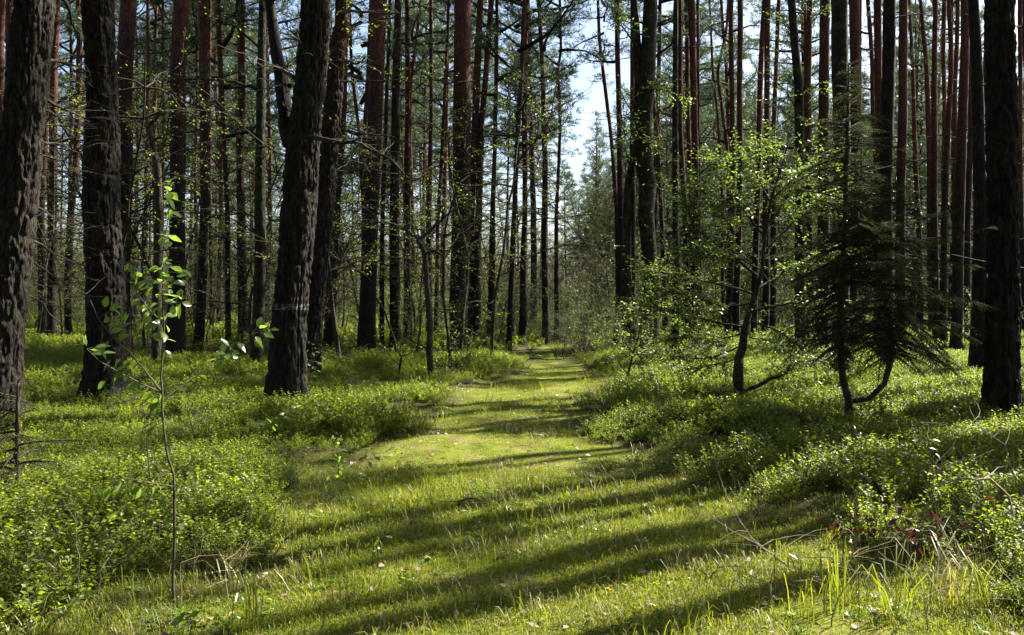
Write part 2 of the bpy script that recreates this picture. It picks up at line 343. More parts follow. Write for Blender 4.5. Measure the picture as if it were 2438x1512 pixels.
for n, d0, d1 in ((11500, 2.2, 7), (7000, 7, 16), (3500, 16, 32)):
    x, y = sector(n, d0, d1, 1.0, .7)
    pd = path_d(x, y); keep = (pd < .25) | ((pd < 1.5) & (NP.random(n) < .25)) | (y < 4.2)
    keep &= NP.random(n) < np.clip((.6 * vnoise(x * 1.3, y * 1.3, 21) + .4 * vnoise(x * 3.7, y * 3.7, 22)) * 2.9 - .72, .06, 1)
    x, y = x[keep], y[keep]; xs.append(x); ys.append(y)
    t_ = vnoise(x * 1.2, y * 1.2, 23); u = NP.random(len(x))
    idx = np.where(u > 1 - .05 - .12 * (t_ > .62), NP.integers(8, 11, len(x)), np.where(u < .04, 7, np.where(u < .06 + .16 * np.clip(t_ * 2 - .9, 0, 1), NP.integers(4, 7, len(x)), NP.integers(0, 4, len(x)))))
    ss.append(NP.uniform(.7, 1.3, len(x)) * (1 + .015 * y)); ii.append(idx)
x = np.concatenate(xs); y = np.concatenate(ys)
scatter('path_grass', np.stack([x, y, height(x, y)], -1), np.concatenate(ss), np.concatenate(ii), GR, 'short yellow green grass and moss growing on the path', 'grass')

# fallen leaves on the path: one mesh of countless dry leaves
mb = MB(); n = 2600
x, y = sector(n, 2.4, 13, .8, .8); k = (path_d(x, y) < .5) | (NP.random(n) < .2); x, y = x[k], y[k]; n = len(x)
a = NP.uniform(0, 6.28, n); P = np.stack([x, y, height(x, y) + NP.uniform(.012, .035, n)], -1)
mb.leaves(P, np.stack([np.cos(a), np.sin(a), NP.normal(0, .25, n)], -1), np.stack([NP.normal(0, .35, n), NP.normal(0, .35, n), np.ones(n)], -1), NP.uniform(.03, .075, n), NP.uniform(.02, .045, n), 0, .2)
n = 9000; x, y = sector(n, 2.4, 11, .5, .7); k = vnoise(x * 1.4, y * 1.4, 41) + .5 * vnoise(x * 4, y * 4, 42) > .72; x, y = x[k], y[k]; n = len(x); a = NP.uniform(0, 6.28, n)
mb.needles(np.stack([x, y, height(x, y) + NP.uniform(.004, .02, n)], -1), np.stack([np.cos(a), np.sin(a), NP.normal(0, .12, n)], -1), NP.uniform(.04, .075, n), .0035)
n = 260; x, y = sector(n, 2.6, 9, .5, .8); k = path_d(x, y) < .6; x, y = x[k], y[k]
for x1, y1 in zip(x, y):
    a1 = R.uniform(0, 6.28); l1 = R.uniform(.05, .22); p1 = Vector((x1, y1, hz(x1, y1) + .008)); q1 = p1 + Vector((math.cos(a1) * l1, math.sin(a1) * l1, R.uniform(0, .02))); mb.tube([p1, p1.lerp(q1, .5) + Vector((R.gauss(0, .012), R.gauss(0, .012), .006)), q1], [.004, .003, .0015], 4, 1)
tag(obj('fallen_leaves', mb.mesh('fallen_leaves', [M['deadleaf'], M['twig']])), 'dry brown and pinkish fallen leaves strewn over the path', 'leaf litter', None, 'stuff')

# ------------------------------------------------------------------ pines
R.seed(103); NP = np.random.default_rng(103)
def needle_tuft(mb, pts, dirs, n, L, wd, m):
    k = len(pts); P = np.repeat(np.asarray(pts), n, 0) ; D = np.repeat(np.asarray(dirs), n, 0) * 1.0 + unit(k * n) * .95 + [0, 0, .25]
    back = np.repeat(np.asarray(dirs), n, 0) * -NP.uniform(0, .16, k * n)[:, None]
    mb.needles(P + back, D, NP.uniform(.6, 1.1, k * n) * L, wd, m)
def crown_mesh(seed, length, radius, nb, low=False, bark='pine', ntu=11, few=1.):
    global R
    mb = MB(); tips = []; td = []
    for b in range(nb):
        f = (b + R.random()) / nb; z = length * f
        prof = (math.sin(math.pi * min(1, .12 + .88 * f) ** .8) * .85 + .2) if not low else (1.05 - .85 * f)
        l = radius * prof * R.uniform(.55, 1.15); az = b * 2.4 + R.uniform(-.5, .5); up = R.uniform(-.15, .35) + .5 * f
        d = Vector((math.cos(az), math.sin(az), up)).normalized(); pts = [Vector((0, 0, z))]; c = pts[0].copy()
        for s in range(5):
            d = (d + Vector((R.gauss(0, .16), R.gauss(0, .16), R.gauss(.03, .14)))).normalized(); c = c + d * (l / 5); pts.append(c.copy())
        mb.tube(pts, np.linspace(.035 + .012 * l, .008, 6), 4, 0)
        for j in range(max(2, int((3 + 3.2 * l) * few))):
            u = min(1, R.uniform(.4, 1.1)); x = u * 5; i0 = min(int(x), 4); p = pts[i0].lerp(pts[i0 + 1], x - i0)
            e = Vector((R.gauss(0, 1), R.gauss(0, 1), R.gauss(.35, .5))).normalized(); e = (e + (pts[i0 + 1] - pts[i0]).normalized() * .7).normalized()
            q = p + e * R.uniform(.15, .5) * (.6 + .25 * l)
            mb.tube([p, p.lerp(q, .5) + Vector((0, 0, -.02)), q], [.011, .008, .004], 3, 0)
            for _ in range(ntu):
                g_ = Vector((R.gauss(0, .17), R.gauss(0, .17), R.gauss(.03, .09))); tips.append(tuple(q + g_)); td.append(tuple((e + g_ * 3).normalized()))
                if _ % 2 == 0: mb.tube([q, q + g_], [.005, .003], 3, 0)
    needle_tuft(mb, tips, td, 10, .14, .015, 1)
    return mb.mesh('pine_crown_%d' % seed, [M[bark], M['needle']])
CROWN = [crown_mesh(k, 6.0, 1.7, 8, ntu=26, few=.62) for k in range(6)]
FARCROWN = [crown_mesh(20 + k, 8.0, 2.7, 36, ntu=12) for k in range(4)]
MIDCROWN = [crown_mesh(40 + k, 10, 1.7, 24, ntu=9) for k in range(4)]
LOWCROWN = [crown_mesh(10 + k, 12, 2.5, 48, True) for k in range(4)]

def bark_tube(mb, zs, xy, rr, seg, amp, m=0, flare=0):
    n = len(zs); a = np.linspace(0, 2 * math.pi, seg, endpoint=False)
    s = R.randint(0, 999)
    U = np.broadcast_to(np.arange(seg)[None] / seg, (n, seg)); Z_ = np.broadcast_to(zs[:, None], (n, seg))
    circ = 2 * math.pi * float(np.median(rr))
    def per(fu, fz, sd_):                       # noise that closes round the trunk
        k = max(3, round(circ * fu)); g = vnoise(U * k, Z_ * fz, sd_); g2 = vnoise((U - 1) * k, Z_ * fz, sd_); b = np.clip((U - .85) / .15, 0, 1)
        return g * (1 - b) + g2 * b
    wob = (vnoise(U * 0 + .5, Z_ * 5, s + 9) - .5) * .25
    v1 = np.abs(per(17, 4.6, s) - .5) * 2; v2 = np.abs(per(36, 11, s + 3) - .5) * 2
    d = -amp * np.clip(1 - v1 * 3.2, 0, 1) - amp * .5 * np.clip(1 - v2 * 3, 0, 1) + amp * .8 * (per(34, 17, s + 5) - .5) + amp * .8 * (per(3, .9, s + 7) - .5)
    if flare: d = d + flare * np.exp(-np.clip(Z_, 0, 9) / .2) * np.clip(np.cos(a * R.choice([3, 4]) + R.uniform(0, 6))[None] + .3 * np.cos(a * 2 + R.uniform(0, 6))[None], -.3, 1.2)
    rad_ = rr[:, None] + d * np.clip(rr[:, None] / .12, .15, 1)
    V = np.stack([xy[:, 0:1] + rad_ * np.cos(a), xy[:, 1:2] + rad_ * np.sin(a), Z_], -1)
    i = np.arange(n - 1)[:, None] * seg; j = np.arange(seg)[None]; k = (j + 1) % seg
    mb.add(V.reshape(-1, 3), quads=np.stack([i + j, i + k, i + seg + k, i + seg + j], -1).reshape(-1, 4), m=m)

def stub(mb, p, az, l, r, up=None, seg=4):
    d = Vector((math.cos(az), math.sin(az), R.uniform(-.25, .35) if up is None else up)).normalized(); pts = [Vector(p)]; c = Vector(p)
    for _ in range(4): d = (d + Vector((R.gauss(0, .14), R.gauss(0, .14), R.gauss(-.02, .14)))).normalized(); c = c + d * l / 4; pts.append(c.copy())
    mb.tube(pts, np.linspace(r, r * .35, 5), seg); return pts

def grow_pine(name, label, pts, d, bark='pine', H=None, group=None, crown=True, cat='pine tree', stubs=None, dia=None):
    """pts: (x, y, width) in the picture, base first; everything at depth d."""
    base = W(pts[0][0], pts[0][1], d); bz = hz(base.x, base.y)
    wp = [W(px, py, d) for px, py, _ in pts]; rs = [wd * d / F / 2 for *_, wd in pts]
    top = wp[-1]; H = H or (R.uniform(16.5, 18.5) if crown == 'mid' else R.uniform(20.5, 23) if d < 31 else max(R.uniform(17.5, 21), top.z + 3 if d < 30 else 0))
    z = np.array([p_.z for p_ in wp]); xx = np.array([p_.x for p_ in wp])
    lean = (xx[-1] - xx[-2]) / max(.3, z[-1] - z[-2]) * .45
    lean = max(-.06, min(.06, lean)); zt = H
    z = np.append(z, max(zt, z[-1] + .5)); xx = np.append(xx, xx[-1] + lean * (z[-1] - z[-2])); rs.append(.03 if rs[-1] < .1 else .045)
    near = d < 14
    if near: zs = np.concatenate([np.arange(bz - .3, 6.2, .022), np.arange(6.3, zt, .5)])
    else: zs = np.concatenate([np.arange(bz - .3, min(zt, 14), .22), np.arange(min(zt, 14), zt, .6)])
    zs = zs[zs <= z[-1]]
    # smooth interpolation of the measured points
    x_ = np.interp(zs, z, xx); k = max(3, int((.5 if not near else .8) / (zs[1] - zs[0]))) | 1
    pad = np.pad(x_, k // 2, mode='reflect', reflect_type='odd'); x_ = np.convolve(pad, np.ones(k) / k, 'valid')
    r_ = np.interp(zs, z, rs); hb = zs - bz; r_ = r_ + r_ * .4 * np.exp(-np.clip(hb, 0, 9) / .22) * (1 if near else .6)
    y_ = base.y + .05 * np.sin(zs * .6 + R.uniform(0, 6)) + (vnoise(zs * .5, zs * 0, R.randint(0, 999)) - .5) * .12
    root = thing(name, (base.x, base.y, bz), label, cat, group)
    mb = MB(); xy = np.stack([x_ - base.x, y_ - base.y], -1)
    bark_tube(mb, zs - bz, xy, r_, 128 if near else 16, .03 if near else .012, 0, float(r_[12]) * .28 if near else .03)
    ns = stubs if stubs is not None else (10 if d < 32 else 6)
    for _ in range(ns):
        q = R.uniform(2.2, min(zt - 6, 13)) if zt > 9 else R.uniform(1, zt); i0 = int(np.argmin(np.abs(zs - q)))
        stub(mb, (xy[i0, 0], xy[i0, 1], zs[i0] - bz), R.uniform(0, 6.28), R.uniform(.15, 1.1) * (1 if R.random() < .6 else 1.7), R.uniform(.008, .02))
    obj('trunk', mb.mesh('trunk', [M[bark]], True), root)
    if crown:
        low = crown == 'mid'; s = R.uniform(.85, 1.15)
        ux, uy = base.x - 12.7, base.y - 8          # where this crown's shade falls
        free = d > 31 or uy < 2 or abs(ux) > .66 * uy + 2
        if free and d < 31: s *= 1.2
        hc = (10 if low else 8 if free else 6) * s
        zc = zt - hc + .3; i0 = int(np.argmin(np.abs(zs - zc)))
        c = obj('crown', R.choice(MIDCROWN if low else FARCROWN if free else CROWN), root, (xy[i0, 0], xy[i0, 1], zs[i0] - bz))
        c.scale = (s, s, s); c.rotation_euler = (0, math.atan(lean), R.uniform(0, 6.28)) if abs(lean) > .01 else (0, 0, R.uniform(0, 6.28))
    return root, base, bz, (zs, x_, y_, r_)

def dep(y=None, wd=None, dia=.24): return gdepth(y) if y else dia * F / wd
# measured trees: (label, base y or None, points base -> top (x, y, width), bark, crown)
T = [
 ('thick dark pine with sunlit flaky right flank at the left edge', 1040, [(-16, 1040, 100), (5, 800, 96), (30, 506, 94), (58, 250, 88), (79, 0, 85)], 'pine_old', 1),
 ('stout crooked pine with a bulge and pale lit flaking bark, second from left', 985, [(250, 985, 90), (248, 700, 88), (239, 506, 84), (238, 340, 79), (243, 270, 69), (240, 130, 70), (238, 0, 72)], 'pine_old', 1),
 ('reddish pine standing half behind the stout crooked pine', 872, [(290, 872, 38), (292, 500, 36), (300, 250, 36), (306, 0, 37)], 'pine', 1),
 ('orange barked pine with a glowing right edge behind the tall leafy sapling', 876, [(417, 876, 44), (417, 700, 40), (418, 506, 35), (427, 250, 36), (433, 0, 37)], 'pine', 1),
 ('medium straight pine just right of the orange barked pine behind the sapling', 842, [(475, 842, 24), (487, 506, 21), (484, 0, 22)], 'pine', 1),
 ('slim pine with thin lit edge between the medium pine and the broad twiggy gap', 832, [(545, 832, 14), (540, 506, 12), (532, 330, 12), (519, 0, 12)], 'pine', 'mid'),
 ('straight reddish pine left of the dark mossy stem', 822, [(578, 822, 25), (575, 506, 20), (573, 0, 18)], 'pine', 1),
 ('red trunk left of the thick left edge pine, nearer the picture border', 830, [(-4, 830, 16), (0, 400, 15), (5, 0, 14)], 'pine', 1),
 ('red trunk just left of the thick left edge pine', 826, [(12, 826, 20), (18, 400, 19), (25, 0, 18)], 'pine', 1),
 ('brown pine, right one of two close trunks beside the thick left edge pine', 818, [(122, 818, 22), (125, 506, 20), (131, 200, 18), (134, 0, 16)], 'pine', 1),
 ('brown pine, left one of two close trunks beside the thick left edge pine', 812, [(99, 812, 18), (101, 506, 16), (112, 250, 14), (121, 0, 13)], 'pine', 1),
 ('thin pine close to the left side of the stout crooked pine', 808, [(162, 808, 17), (170, 506, 16), (185, 250, 14), (190, 0, 12)], 'pine', 1),
 ('thin grey pine just right of the reddish half hidden pine', 795, [(346, 795, 11), (349, 506, 9), (350, 200, 9), (352, 0, 8)], 'pine', 1),
 ('very slim pine right after the twisted dark oak stem', 790, [(386, 790, 9), (387, 506, 7), (389, 200, 7), (390, 0, 6)], 'pine', 1),
 ('very slim pine touching the left side of the medium straight pine', 790, [(463, 790, 9), (466, 506, 7), (468, 0, 7)], 'pine', 1),
 ('very slim pine touching the right side of the medium straight pine', 795, [(503, 795, 10), (500, 506, 8), (498, 0, 8)], 'pine', 1),
 ('big dark leaning pine with a faint pale paint ring around the trunk', 1012, [(681, 1012, 92), (683, 850, 86), (688, 740, 79), (706, 506, 83), (717, 350, 80), (737, 200, 73), (752, 0, 67)], 'pine_ring', 1),
 ('thick reddish leaning pine right behind the pine with the paint ring', 912, [(741, 912, 40), (749, 740, 42), (771, 506, 45), (778, 400, 44), (797, 200, 40), (808, 0, 35)], 'pine', 1),
 ('dark pine emerging from behind the reddish leaning pine, on its right', 845, [(782, 845, 29), (790, 650, 26), (800, 506, 24), (812, 330, 22), (822, 0, 20)], 'pine', 1),
 ('thin pine bending left, left stem of a narrow V of two trunks', 830, [(868, 830, 12), (865, 506, 9), (852, 300, 8), (837, 170, 8), (832, 0, 7)], 'pine', 'mid'),
 ('thin red pine, right stem of a narrow V of two trunks', 832, [(870, 832, 14), (868, 420, 11), (867, 330, 10), (873, 230, 9), (884, 0, 10)], 'pine', 1),
 ('thick dark pine with a reddish upper trunk left of the bare oak', 856, [(871, 856, 46), (875, 740, 41), (887, 506, 32), (894, 250, 36), (902, 0, 38)], 'pine', 1),
 ('slim pine squeezed between two thicker trunks left of the bare oak', 830, [(908, 830, 13), (912, 506, 11), (920, 200, 9), (928, 0, 8)], 'pine', 1),
 ('dark grey pine, first thick trunk left of the bare oak', 830, [(942, 830, 28), (940, 506, 23), (942, 200, 20), (948, 0, 16)], 'pine_old', 1),
 ('red pine close behind the bare oak on its left', 822, [(973, 822, 19), (969, 506, 17), (970, 250, 12), (969, 0, 11)], 'pine', 1),
 ('thin leaning red pine crossing behind the trunk next to the bare oak', 808, [(964, 808, 11), (972, 400, 9), (979, 200, 8), (1002, 0, 8)], 'pine', 'mid'),
 ('slim brown pine straight behind the bare oak stem', 815, [(1022, 815, 17), (1020, 506, 15), (1027, 300, 10), (1026, 0, 9)], 'pine', 1),
 ('thin red pine leaning right between the bare oak and the thick central pine', 813, [(1038, 813, 12), (1043, 506, 9), (1050, 400, 9), (1060, 200, 8), (1069, 0, 7)], 'pine', 1),
 ('thickest central pine, grey below and red above, right of the bare oak', 849, [(1089, 849, 50), (1092, 740, 47), (1098, 506, 44), (1100, 250, 42), (1102, 0, 40)], 'pine', 1),
 ('pine half hidden by the right side of the thickest central pine, orange at the top', 832, [(1118, 832, 18), (1122, 506, 17), (1135, 200, 18), (1144, 0, 15)], 'pine', 1),
 ('dark leaning pine, first free standing trunk right of the thickest central pine', 832, [(1134, 832, 23), (1136, 620, 20), (1140, 506, 17), (1146, 300, 16), (1155, 200, 14), (1170, 0, 13)], 'pine', 1),
 ('dark upright pine, second free standing trunk right of the thickest central pine', 826, [(1167, 826, 18), (1172, 600, 16), (1173, 506, 13), (1178, 350, 10), (1181, 200, 10), (1183, 0, 8)], 'pine', 'mid'),
 ('leaning slim pine, left one of a crossing pair left of the bright sky gap', 835, [(1211, 835, 15), (1216, 700, 13), (1224, 506, 12), (1233, 300, 12), (1241, 200, 12), (1249, 0, 10)], 'pine', 'mid'),
 ('upright slim pine, right one of a crossing pair left of the bright sky gap', 822, [(1245, 822, 21), (1247, 600, 16), (1250, 506, 13), (1250, 130, 11), (1256, 0, 10)], 'pine', 'mid'),
 ('lone upright pine standing against the bright sky gap', 822, [(1300, 822, 19), (1297, 600, 16), (1298, 400, 13), (1293, 200, 11), (1283, 0, 10)], 'pine', 'mid'),
 ('thin wavy pine alone in the bright sky gap over the end of the path', 808, [(1325, 808, 12), (1324, 506, 9), (1330, 400, 8), (1334, 300, 8), (1331, 220, 8), (1327, 155, 7), (1337, 130, 7), (1335, 90, 6)], 'pine', 'mid'),
 ('thin pine bending left at the right border of the bright sky gap', 805, [(1472, 805, 13), (1468, 506, 10), (1461, 400, 10), (1453, 300, 9), (1440, 200, 9), (1427, 100, 8), (1423, 0, 7)], 'pine', 'mid'),
 ('straight dark pine just left of the forked birch', 832, [(1471, 832, 24), (1480, 600, 19), (1477, 506, 15), (1475, 300, 13), (1470, 100, 12), (1470, 0, 11)], 'pine', 'mid'),
 ('dark straight pine showing between the two legs of the forked birch', 835, [(1507, 835, 18), (1506, 506, 15), (1505, 170, 11), (1505, 0, 10)], 'pine', 1),
 ('slim red pine just right of the forked birch', 805, [(1585, 805, 14), (1575, 506, 10), (1565, 330, 10), (1553, 220, 9), (1548, 0, 8)], 'pine', 'mid'),
 ('slim mossy dark trunk right of the forked birch', 824, [(1607, 824, 20), (1610, 506, 15), (1609, 300, 15), (1609, 0, 12)], 'mossy', 1),
 ('slim pine just right of the slim mossy dark trunk', 818, [(1640, 818, 17), (1632, 600, 14), (1630, 506, 14), (1621, 300, 12), (1619, 0, 9)], 'pine', 1),
 ('bright orange pine with a glowing right edge behind the leafy hornbeam top', 820, [(1660, 820, 23), (1657, 506, 18), (1653, 300, 16), (1647, 0, 17)], 'pine', 1),
 ('thin sunlit pine touching the right side of the bright orange pine', 805, [(1667, 805, 11), (1666, 506, 8), (1664, 300, 7), (1660, 0, 7)], 'pine', 1),
 ('thin pine touching the left side of the bright orange pine', 805, [(1650, 805, 14), (1643, 400, 11), (1636, 200, 11), (1633, 0, 10)], 'pine', 1),
 ('wavy thin pine with a sunlit S bend above the hornbeam', 800, [(1738, 800, 11), (1735, 506, 9), (1731, 335, 8), (1721, 284, 8), (1717, 234, 8), (1709, 174, 8), (1717, 134, 7), (1731, 67, 7), (1733, 0, 6)], 'pine', 'mid'),
 ('thin straight pine leaning left beside the wavy thin pine', 798, [(1742, 798, 10), (1736, 350, 8), (1730, 200, 8), (1717, 0, 7)], 'pine', 1),
 ('slim straight red pine, first right of the wavy thin pine', 815, [(1731, 815, 17), (1742, 506, 13), (1743, 300, 12), (1742, 0, 11)], 'pine', 1),
 ('slim straight red pine, second right of the wavy thin pine', 815, [(1753, 815, 18), (1760, 506, 14), (1762, 300, 13), (1763, 0, 13)], 'pine', 1),
 ('very thin bent pine left of the wavy thin pine', 795, [(1722, 795, 8), (1720, 470, 7), (1708, 270, 6), (1697, 167, 6), (1690, 0, 5)], 'pine', 1),
 ('slim pine leaning right, left one of a pair before the leafy birch', 812, [(1795, 812, 17), (1803, 506, 14), (1806, 330, 13), (1813, 150, 13), (1822, 0, 12)], 'pine', 1),
 ('slim pine, right one of a pair before the leafy birch', 815, [(1822, 815, 18), (1823, 506, 15), (1826, 330, 14), (1829, 0, 13)], 'pine', 1),
 ('thin pine directly left of the leafy birch', 802, [(1838, 802, 14), (1842, 330, 12), (1848, 150, 10), (1853, 0, 9)], 'pine', 1),
 ('red pine directly right of the leafy birch', 822, [(1925, 822, 19), (1925, 506, 18), (1925, 200, 16), (1929, 0, 13)], 'pine', 1),
 ('thick red pine with grey foot between the leafy birch and the spruce', 862, [(1957, 862, 34), (1960, 506, 28), (1961, 200, 25), (1964, 0, 23)], 'pine', 1),
 ('thick dark mossy pine rising right behind the tip of the spruce', 905, [(2003, 905, 44), (2002, 506, 40), (2001, 130, 38), (2001, 0, 37)], 'mossy', 0),
 ('straight red pine right of the tip of the spruce', 848, [(2030, 848, 28), (2032, 400, 23), (2033, 200, 23), (2034, 0, 25)], 'pine', 1),
 ('very thin pine just right of the straight red pine by the spruce tip', 800, [(2050, 800, 11), (2049, 250, 8), (2048, 0, 6)], 'pine', 1),
 ('thin pine leaning left between the spruce tip and the next dark trunk', 806, [(2092, 806, 14), (2086, 506, 11), (2083, 300, 10), (2076, 150, 10), (2064, 0, 10)], 'pine', 'mid'),
 ('red pine partly hidden behind the dark trunk right of the spruce tip', 832, [(2092, 832, 22), (2092, 506, 20), (2091, 200, 18), (2090, 0, 18)], 'pine', 1),
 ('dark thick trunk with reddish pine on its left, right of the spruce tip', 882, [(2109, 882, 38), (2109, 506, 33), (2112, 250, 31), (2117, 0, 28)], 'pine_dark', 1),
 ('orange pine with a bright ragged right edge, right of the dark trunk by the spruce', 836, [(2143, 836, 25), (2145, 506, 22), (2148, 300, 21), (2150, 0, 20)], 'pine', 1),
 ('thin pine leaning left, first right of the orange pine with ragged edge', 800, [(2192, 800, 13), (2186, 506, 11), (2182, 400, 11), (2174, 200, 9), (2164, 0, 7)], 'pine', 1),
 ('bending thin red pine, left one of a touching pair', 808, [(2216, 808, 15), (2215, 506, 13), (2212, 300, 12), (2207, 150, 10), (2191, 0, 8)], 'pine', 1),
 ('straight slim red pine, right one of a touching pair', 826, [(2228, 826, 20), (2227, 506, 16), (2226, 300, 14), (2224, 0, 11)], 'pine', 1),
 ('slim red pine with dark foot left of the thick brown pine', 832, [(2249, 832, 19), (2250, 506, 14), (2254, 350, 13), (2259, 200, 12), (2262, 0, 10)], 'pine', 1),
 ('thin pine behind the slim red pine with dark foot', 806, [(2246, 806, 11), (2247, 300, 9), (2249, 0, 10)], 'pine', 1),
 ('thin reddish pine just left of the thick brown pine', 810, [(2276, 810, 13), (2271, 200, 11), (2279, 0, 9)], 'pine', 1),
 ('thick brown pine with lit edge, third trunk left of the big right pine', 842, [(2279, 842, 27), (2283, 600, 24), (2285, 506, 24), (2289, 300, 22), (2296, 0, 18)], 'pine', 1),
 ('narrow red pine showing in the slit beside the thick brown pine', 832, [(2304, 832, 17), (2306, 506, 15), (2311, 0, 12)], 'pine', 1),
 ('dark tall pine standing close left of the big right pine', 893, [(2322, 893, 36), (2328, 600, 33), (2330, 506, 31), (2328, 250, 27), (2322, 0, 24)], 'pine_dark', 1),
 ('red pine in the slit between the big right pine and its dark neighbour', 826, [(2347, 826, 15), (2349, 300, 13), (2352, 0, 12)], 'pine', 1),
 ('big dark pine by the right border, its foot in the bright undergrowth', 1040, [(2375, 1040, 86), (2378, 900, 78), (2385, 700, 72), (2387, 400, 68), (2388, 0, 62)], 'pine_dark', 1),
 ('thin red pine at the right border of the picture', 812, [(2436, 812, 14), (2430, 400, 11), (2425, 0, 10)], 'pine', 1),
]
M['pine_dark'] = barkmat('dark_pine_bark', (.025, .02, .016), (.028, .022, .017), 3, 9, (.35, .3, .28), moss=.2, sx=11, sz=2.6)  # pine bark nearly as dark at the top as at the foot
# the painted ring of the big leaning pine is a band of worn pale paint at breast height
M['pine_ring'] = barkmat('ringed_pine_bark', (.029, .023, .019), (.045, .028, .021), 4.5, 9, (.3, .26, .25), moss=.15, sx=20, sz=5, bump=.8)
mt = M['pine_ring'].node_tree; N, L = mt.nodes.new, mt.links.new
pb = next(n for n in mt.nodes if n.type == 'BSDF_PRINCIPLED'); src = pb.inputs['Base Color'].links[0].from_socket
tc = N('ShaderNodeTexCoord'); sp = N('ShaderNodeSeparateXYZ'); L(tc.outputs['Object'], sp.inputs[0])
a1 = N('ShaderNodeMath'); a1.operation = 'SUBTRACT'; L(sp.outputs[2], a1.inputs[0]); a1.inputs[1].default_value = 1.34
a2 = N('ShaderNodeMath'); a2.operation = 'ABSOLUTE'; L(a1.outputs[0], a2.inputs[0])
a3 = N('ShaderNodeMath'); a3.operation = 'LESS_THAN'; L(a2.outputs[0], a3.inputs[0]); a3.inputs[1].default_value = .035
nz = noise(N, L, tc.outputs['Object'], 22, 4); fr = ramp(N, L, nz, [(.42, (0, 0, 0)), (.62, (.5, .5, .5))])
a4 = N('ShaderNodeMath'); a4.operation = 'MULTIPLY'; L(a3.outputs[0], a4.inputs[0]); L(fr, a4.inputs[1])
mx = N('ShaderNodeMix'); mx.data_type = 'RGBA'; L(a4.outputs[0], mx.inputs[0]); L(src, mx.inputs[6]); mx.inputs[7].default_value = (.45, .42, .38, 1); L(mx.outputs[2], pb.inputs['Base Color'])

PINES = {}; SPOTS = []
for lab, by, pts, bark, crown in T:
    d = gdepth(by)
    r = grow_pine('pine_tree', lab, pts, d, bark, None, None, crown, stubs=3 if d < 14 else None)
    PINES[lab] = r; SPOTS.append((r[1].x, r[1].y))

# large limbs on the near trees, each a branch of its own
def limb(root, pts, r0, mat='twig', d=None, seg=7, name='branch', twigs=6):
    o = Vector(root.location); P = [Vector(p_) - o for p_ in pts]
    sm = [P[0]]
    for a, b in zip(P, P[1:]):
        for k in (1, 2, 3): sm.append(a.lerp(b, k / 3) + (Vector((R.gauss(0, .012), R.gauss(0, .012), R.gauss(0, .012))) if k < 3 else Vector()))
    mb = MB(); mb.tube(sm, np.linspace(r0, r0 * .3, len(sm)), seg)
    for _ in range(twigs):
        i0 = R.randint(2, len(sm) - 1); st = stub(mb, sm[i0], R.uniform(0, 6.28), R.uniform(.2, .8), r0 * .28, None, 3)
        for _ in range(2): stub(mb, st[R.randint(1, 4)], R.uniform(0, 6.28), R.uniform(.1, .4), r0 * .16, None, 3)
    return obj(name, mb.mesh(name, [M[mat]], True), root)
def pxl(root_key, pix, r0, off=0., dd=0., **k):
    root, base, *_ = PINES[root_key] if isinstance(root_key, str) else root_key
    n = len(pix); return limb(root, [W(x, y, base.y + off + dd * i / (n - 1)) for i, (x, y) in enumerate(pix)], r0, **k)
k1, k2, k22, k23 = T[0][0], T[1][0], T[16][0], T[17][0]
for pix, r0 in (([(95, 138), (150, 147), (214, 175)], .03), ([(85, 230), (150, 258), (204, 281)], .028), ([(85, 258), (160, 275), (215, 290)], .016), ([(75, 331), (130, 340), (191, 365)], .02),
                ([(60, 350), (120, 375), (192, 418)], .02), ([(55, 470), (130, 520), (205, 560)], .02), ([(50, 560), (120, 600), (200, 640)], .022), ([(40, 600), (130, 660), (205, 700)], .018), ([(40, 690), (100, 720), (160, 790)], .02)):
    pxl(k1, pix, r0 * .8, .1, .9, mat='dark_bark')  # darker bark, so the shade on these branches is in their colour
pxl(k22, [(695, 345), (681, 300), (671, 200), (655, 100), (641, 0), (630, -90), (622, -180)], .105, .12, .3, mat='pine_dark', seg=14, name='limb', twigs=4)
pxl(k22, [(735, 325), (790, 336), (860, 343), (930, 380), (980, 432)], .03, -.15, -.5, twigs=18, mat='dark_bark')
pxl(k22, [(700, 185), (672, 165), (655, 150)], .03, 0, .2)
pxl(k22, [(690, 205), (675, 205)], .03, 0, .1)
pxl(k23, [(790, 140), (823, 147), (850, 152), (867, 137)], .035, 0, -.3)
pxl(k23, [(800, 35), (835, 25), (860, 28), (950, 32)], .035, 0, -.6)

# ------------------------------------------------------------------ far pines: random trunks deeper in the wood
R.seed(104); NP = np.random.default_rng(104)
FAR = [pine for pine in range(0)]
def proto_pine(H, r, low):
    root = thing('pine_tree', (0, 0, 0), None, 'pine tree'); mb = MB()
    zs = np.arange(-.3, H, .4); ph = R.uniform(0, 6); xy = np.stack([.12 * np.sin(zs * .25 + ph) - .12 * math.sin(ph), .1 * np.cos(zs * .3 + ph) - .1 * math.cos(ph)], -1) * np.clip(zs / 4, 0, 1)[:, None]
    bark_tube(mb, zs, xy, r * (1 - .8 * np.clip(zs, 0, H) / H), 10, .01)
    for _ in range(14):
        q = R.uniform(1.5, H - 5); i0 = int(np.argmin(np.abs(zs - q))); stub(mb, (xy[i0, 0], xy[i0, 1], q), R.uniform(0, 6.28), R.uniform(.3, 1.6), R.uniform(.01, .018))
    obj('trunk', mb.mesh('trunk', [M['pine']], True), root)
    hc = 12 if low else 7.9; i0 = int(np.argmin(np.abs(zs - (H - hc))))
    c = obj('crown', R.choice(LOWCROWN if low else FARCROWN), root, (xy[i0, 0], xy[i0, 1], zs[i0])); c.rotation_euler.z = R.uniform(0, 6.28)
    return root
PROTO = [[proto_pine(R.uniform(16.5, 20), .125, False) for _ in range(5)], [proto_pine(R.uniform(14, 17), .12, True) for _ in range(4)]]
used = set()
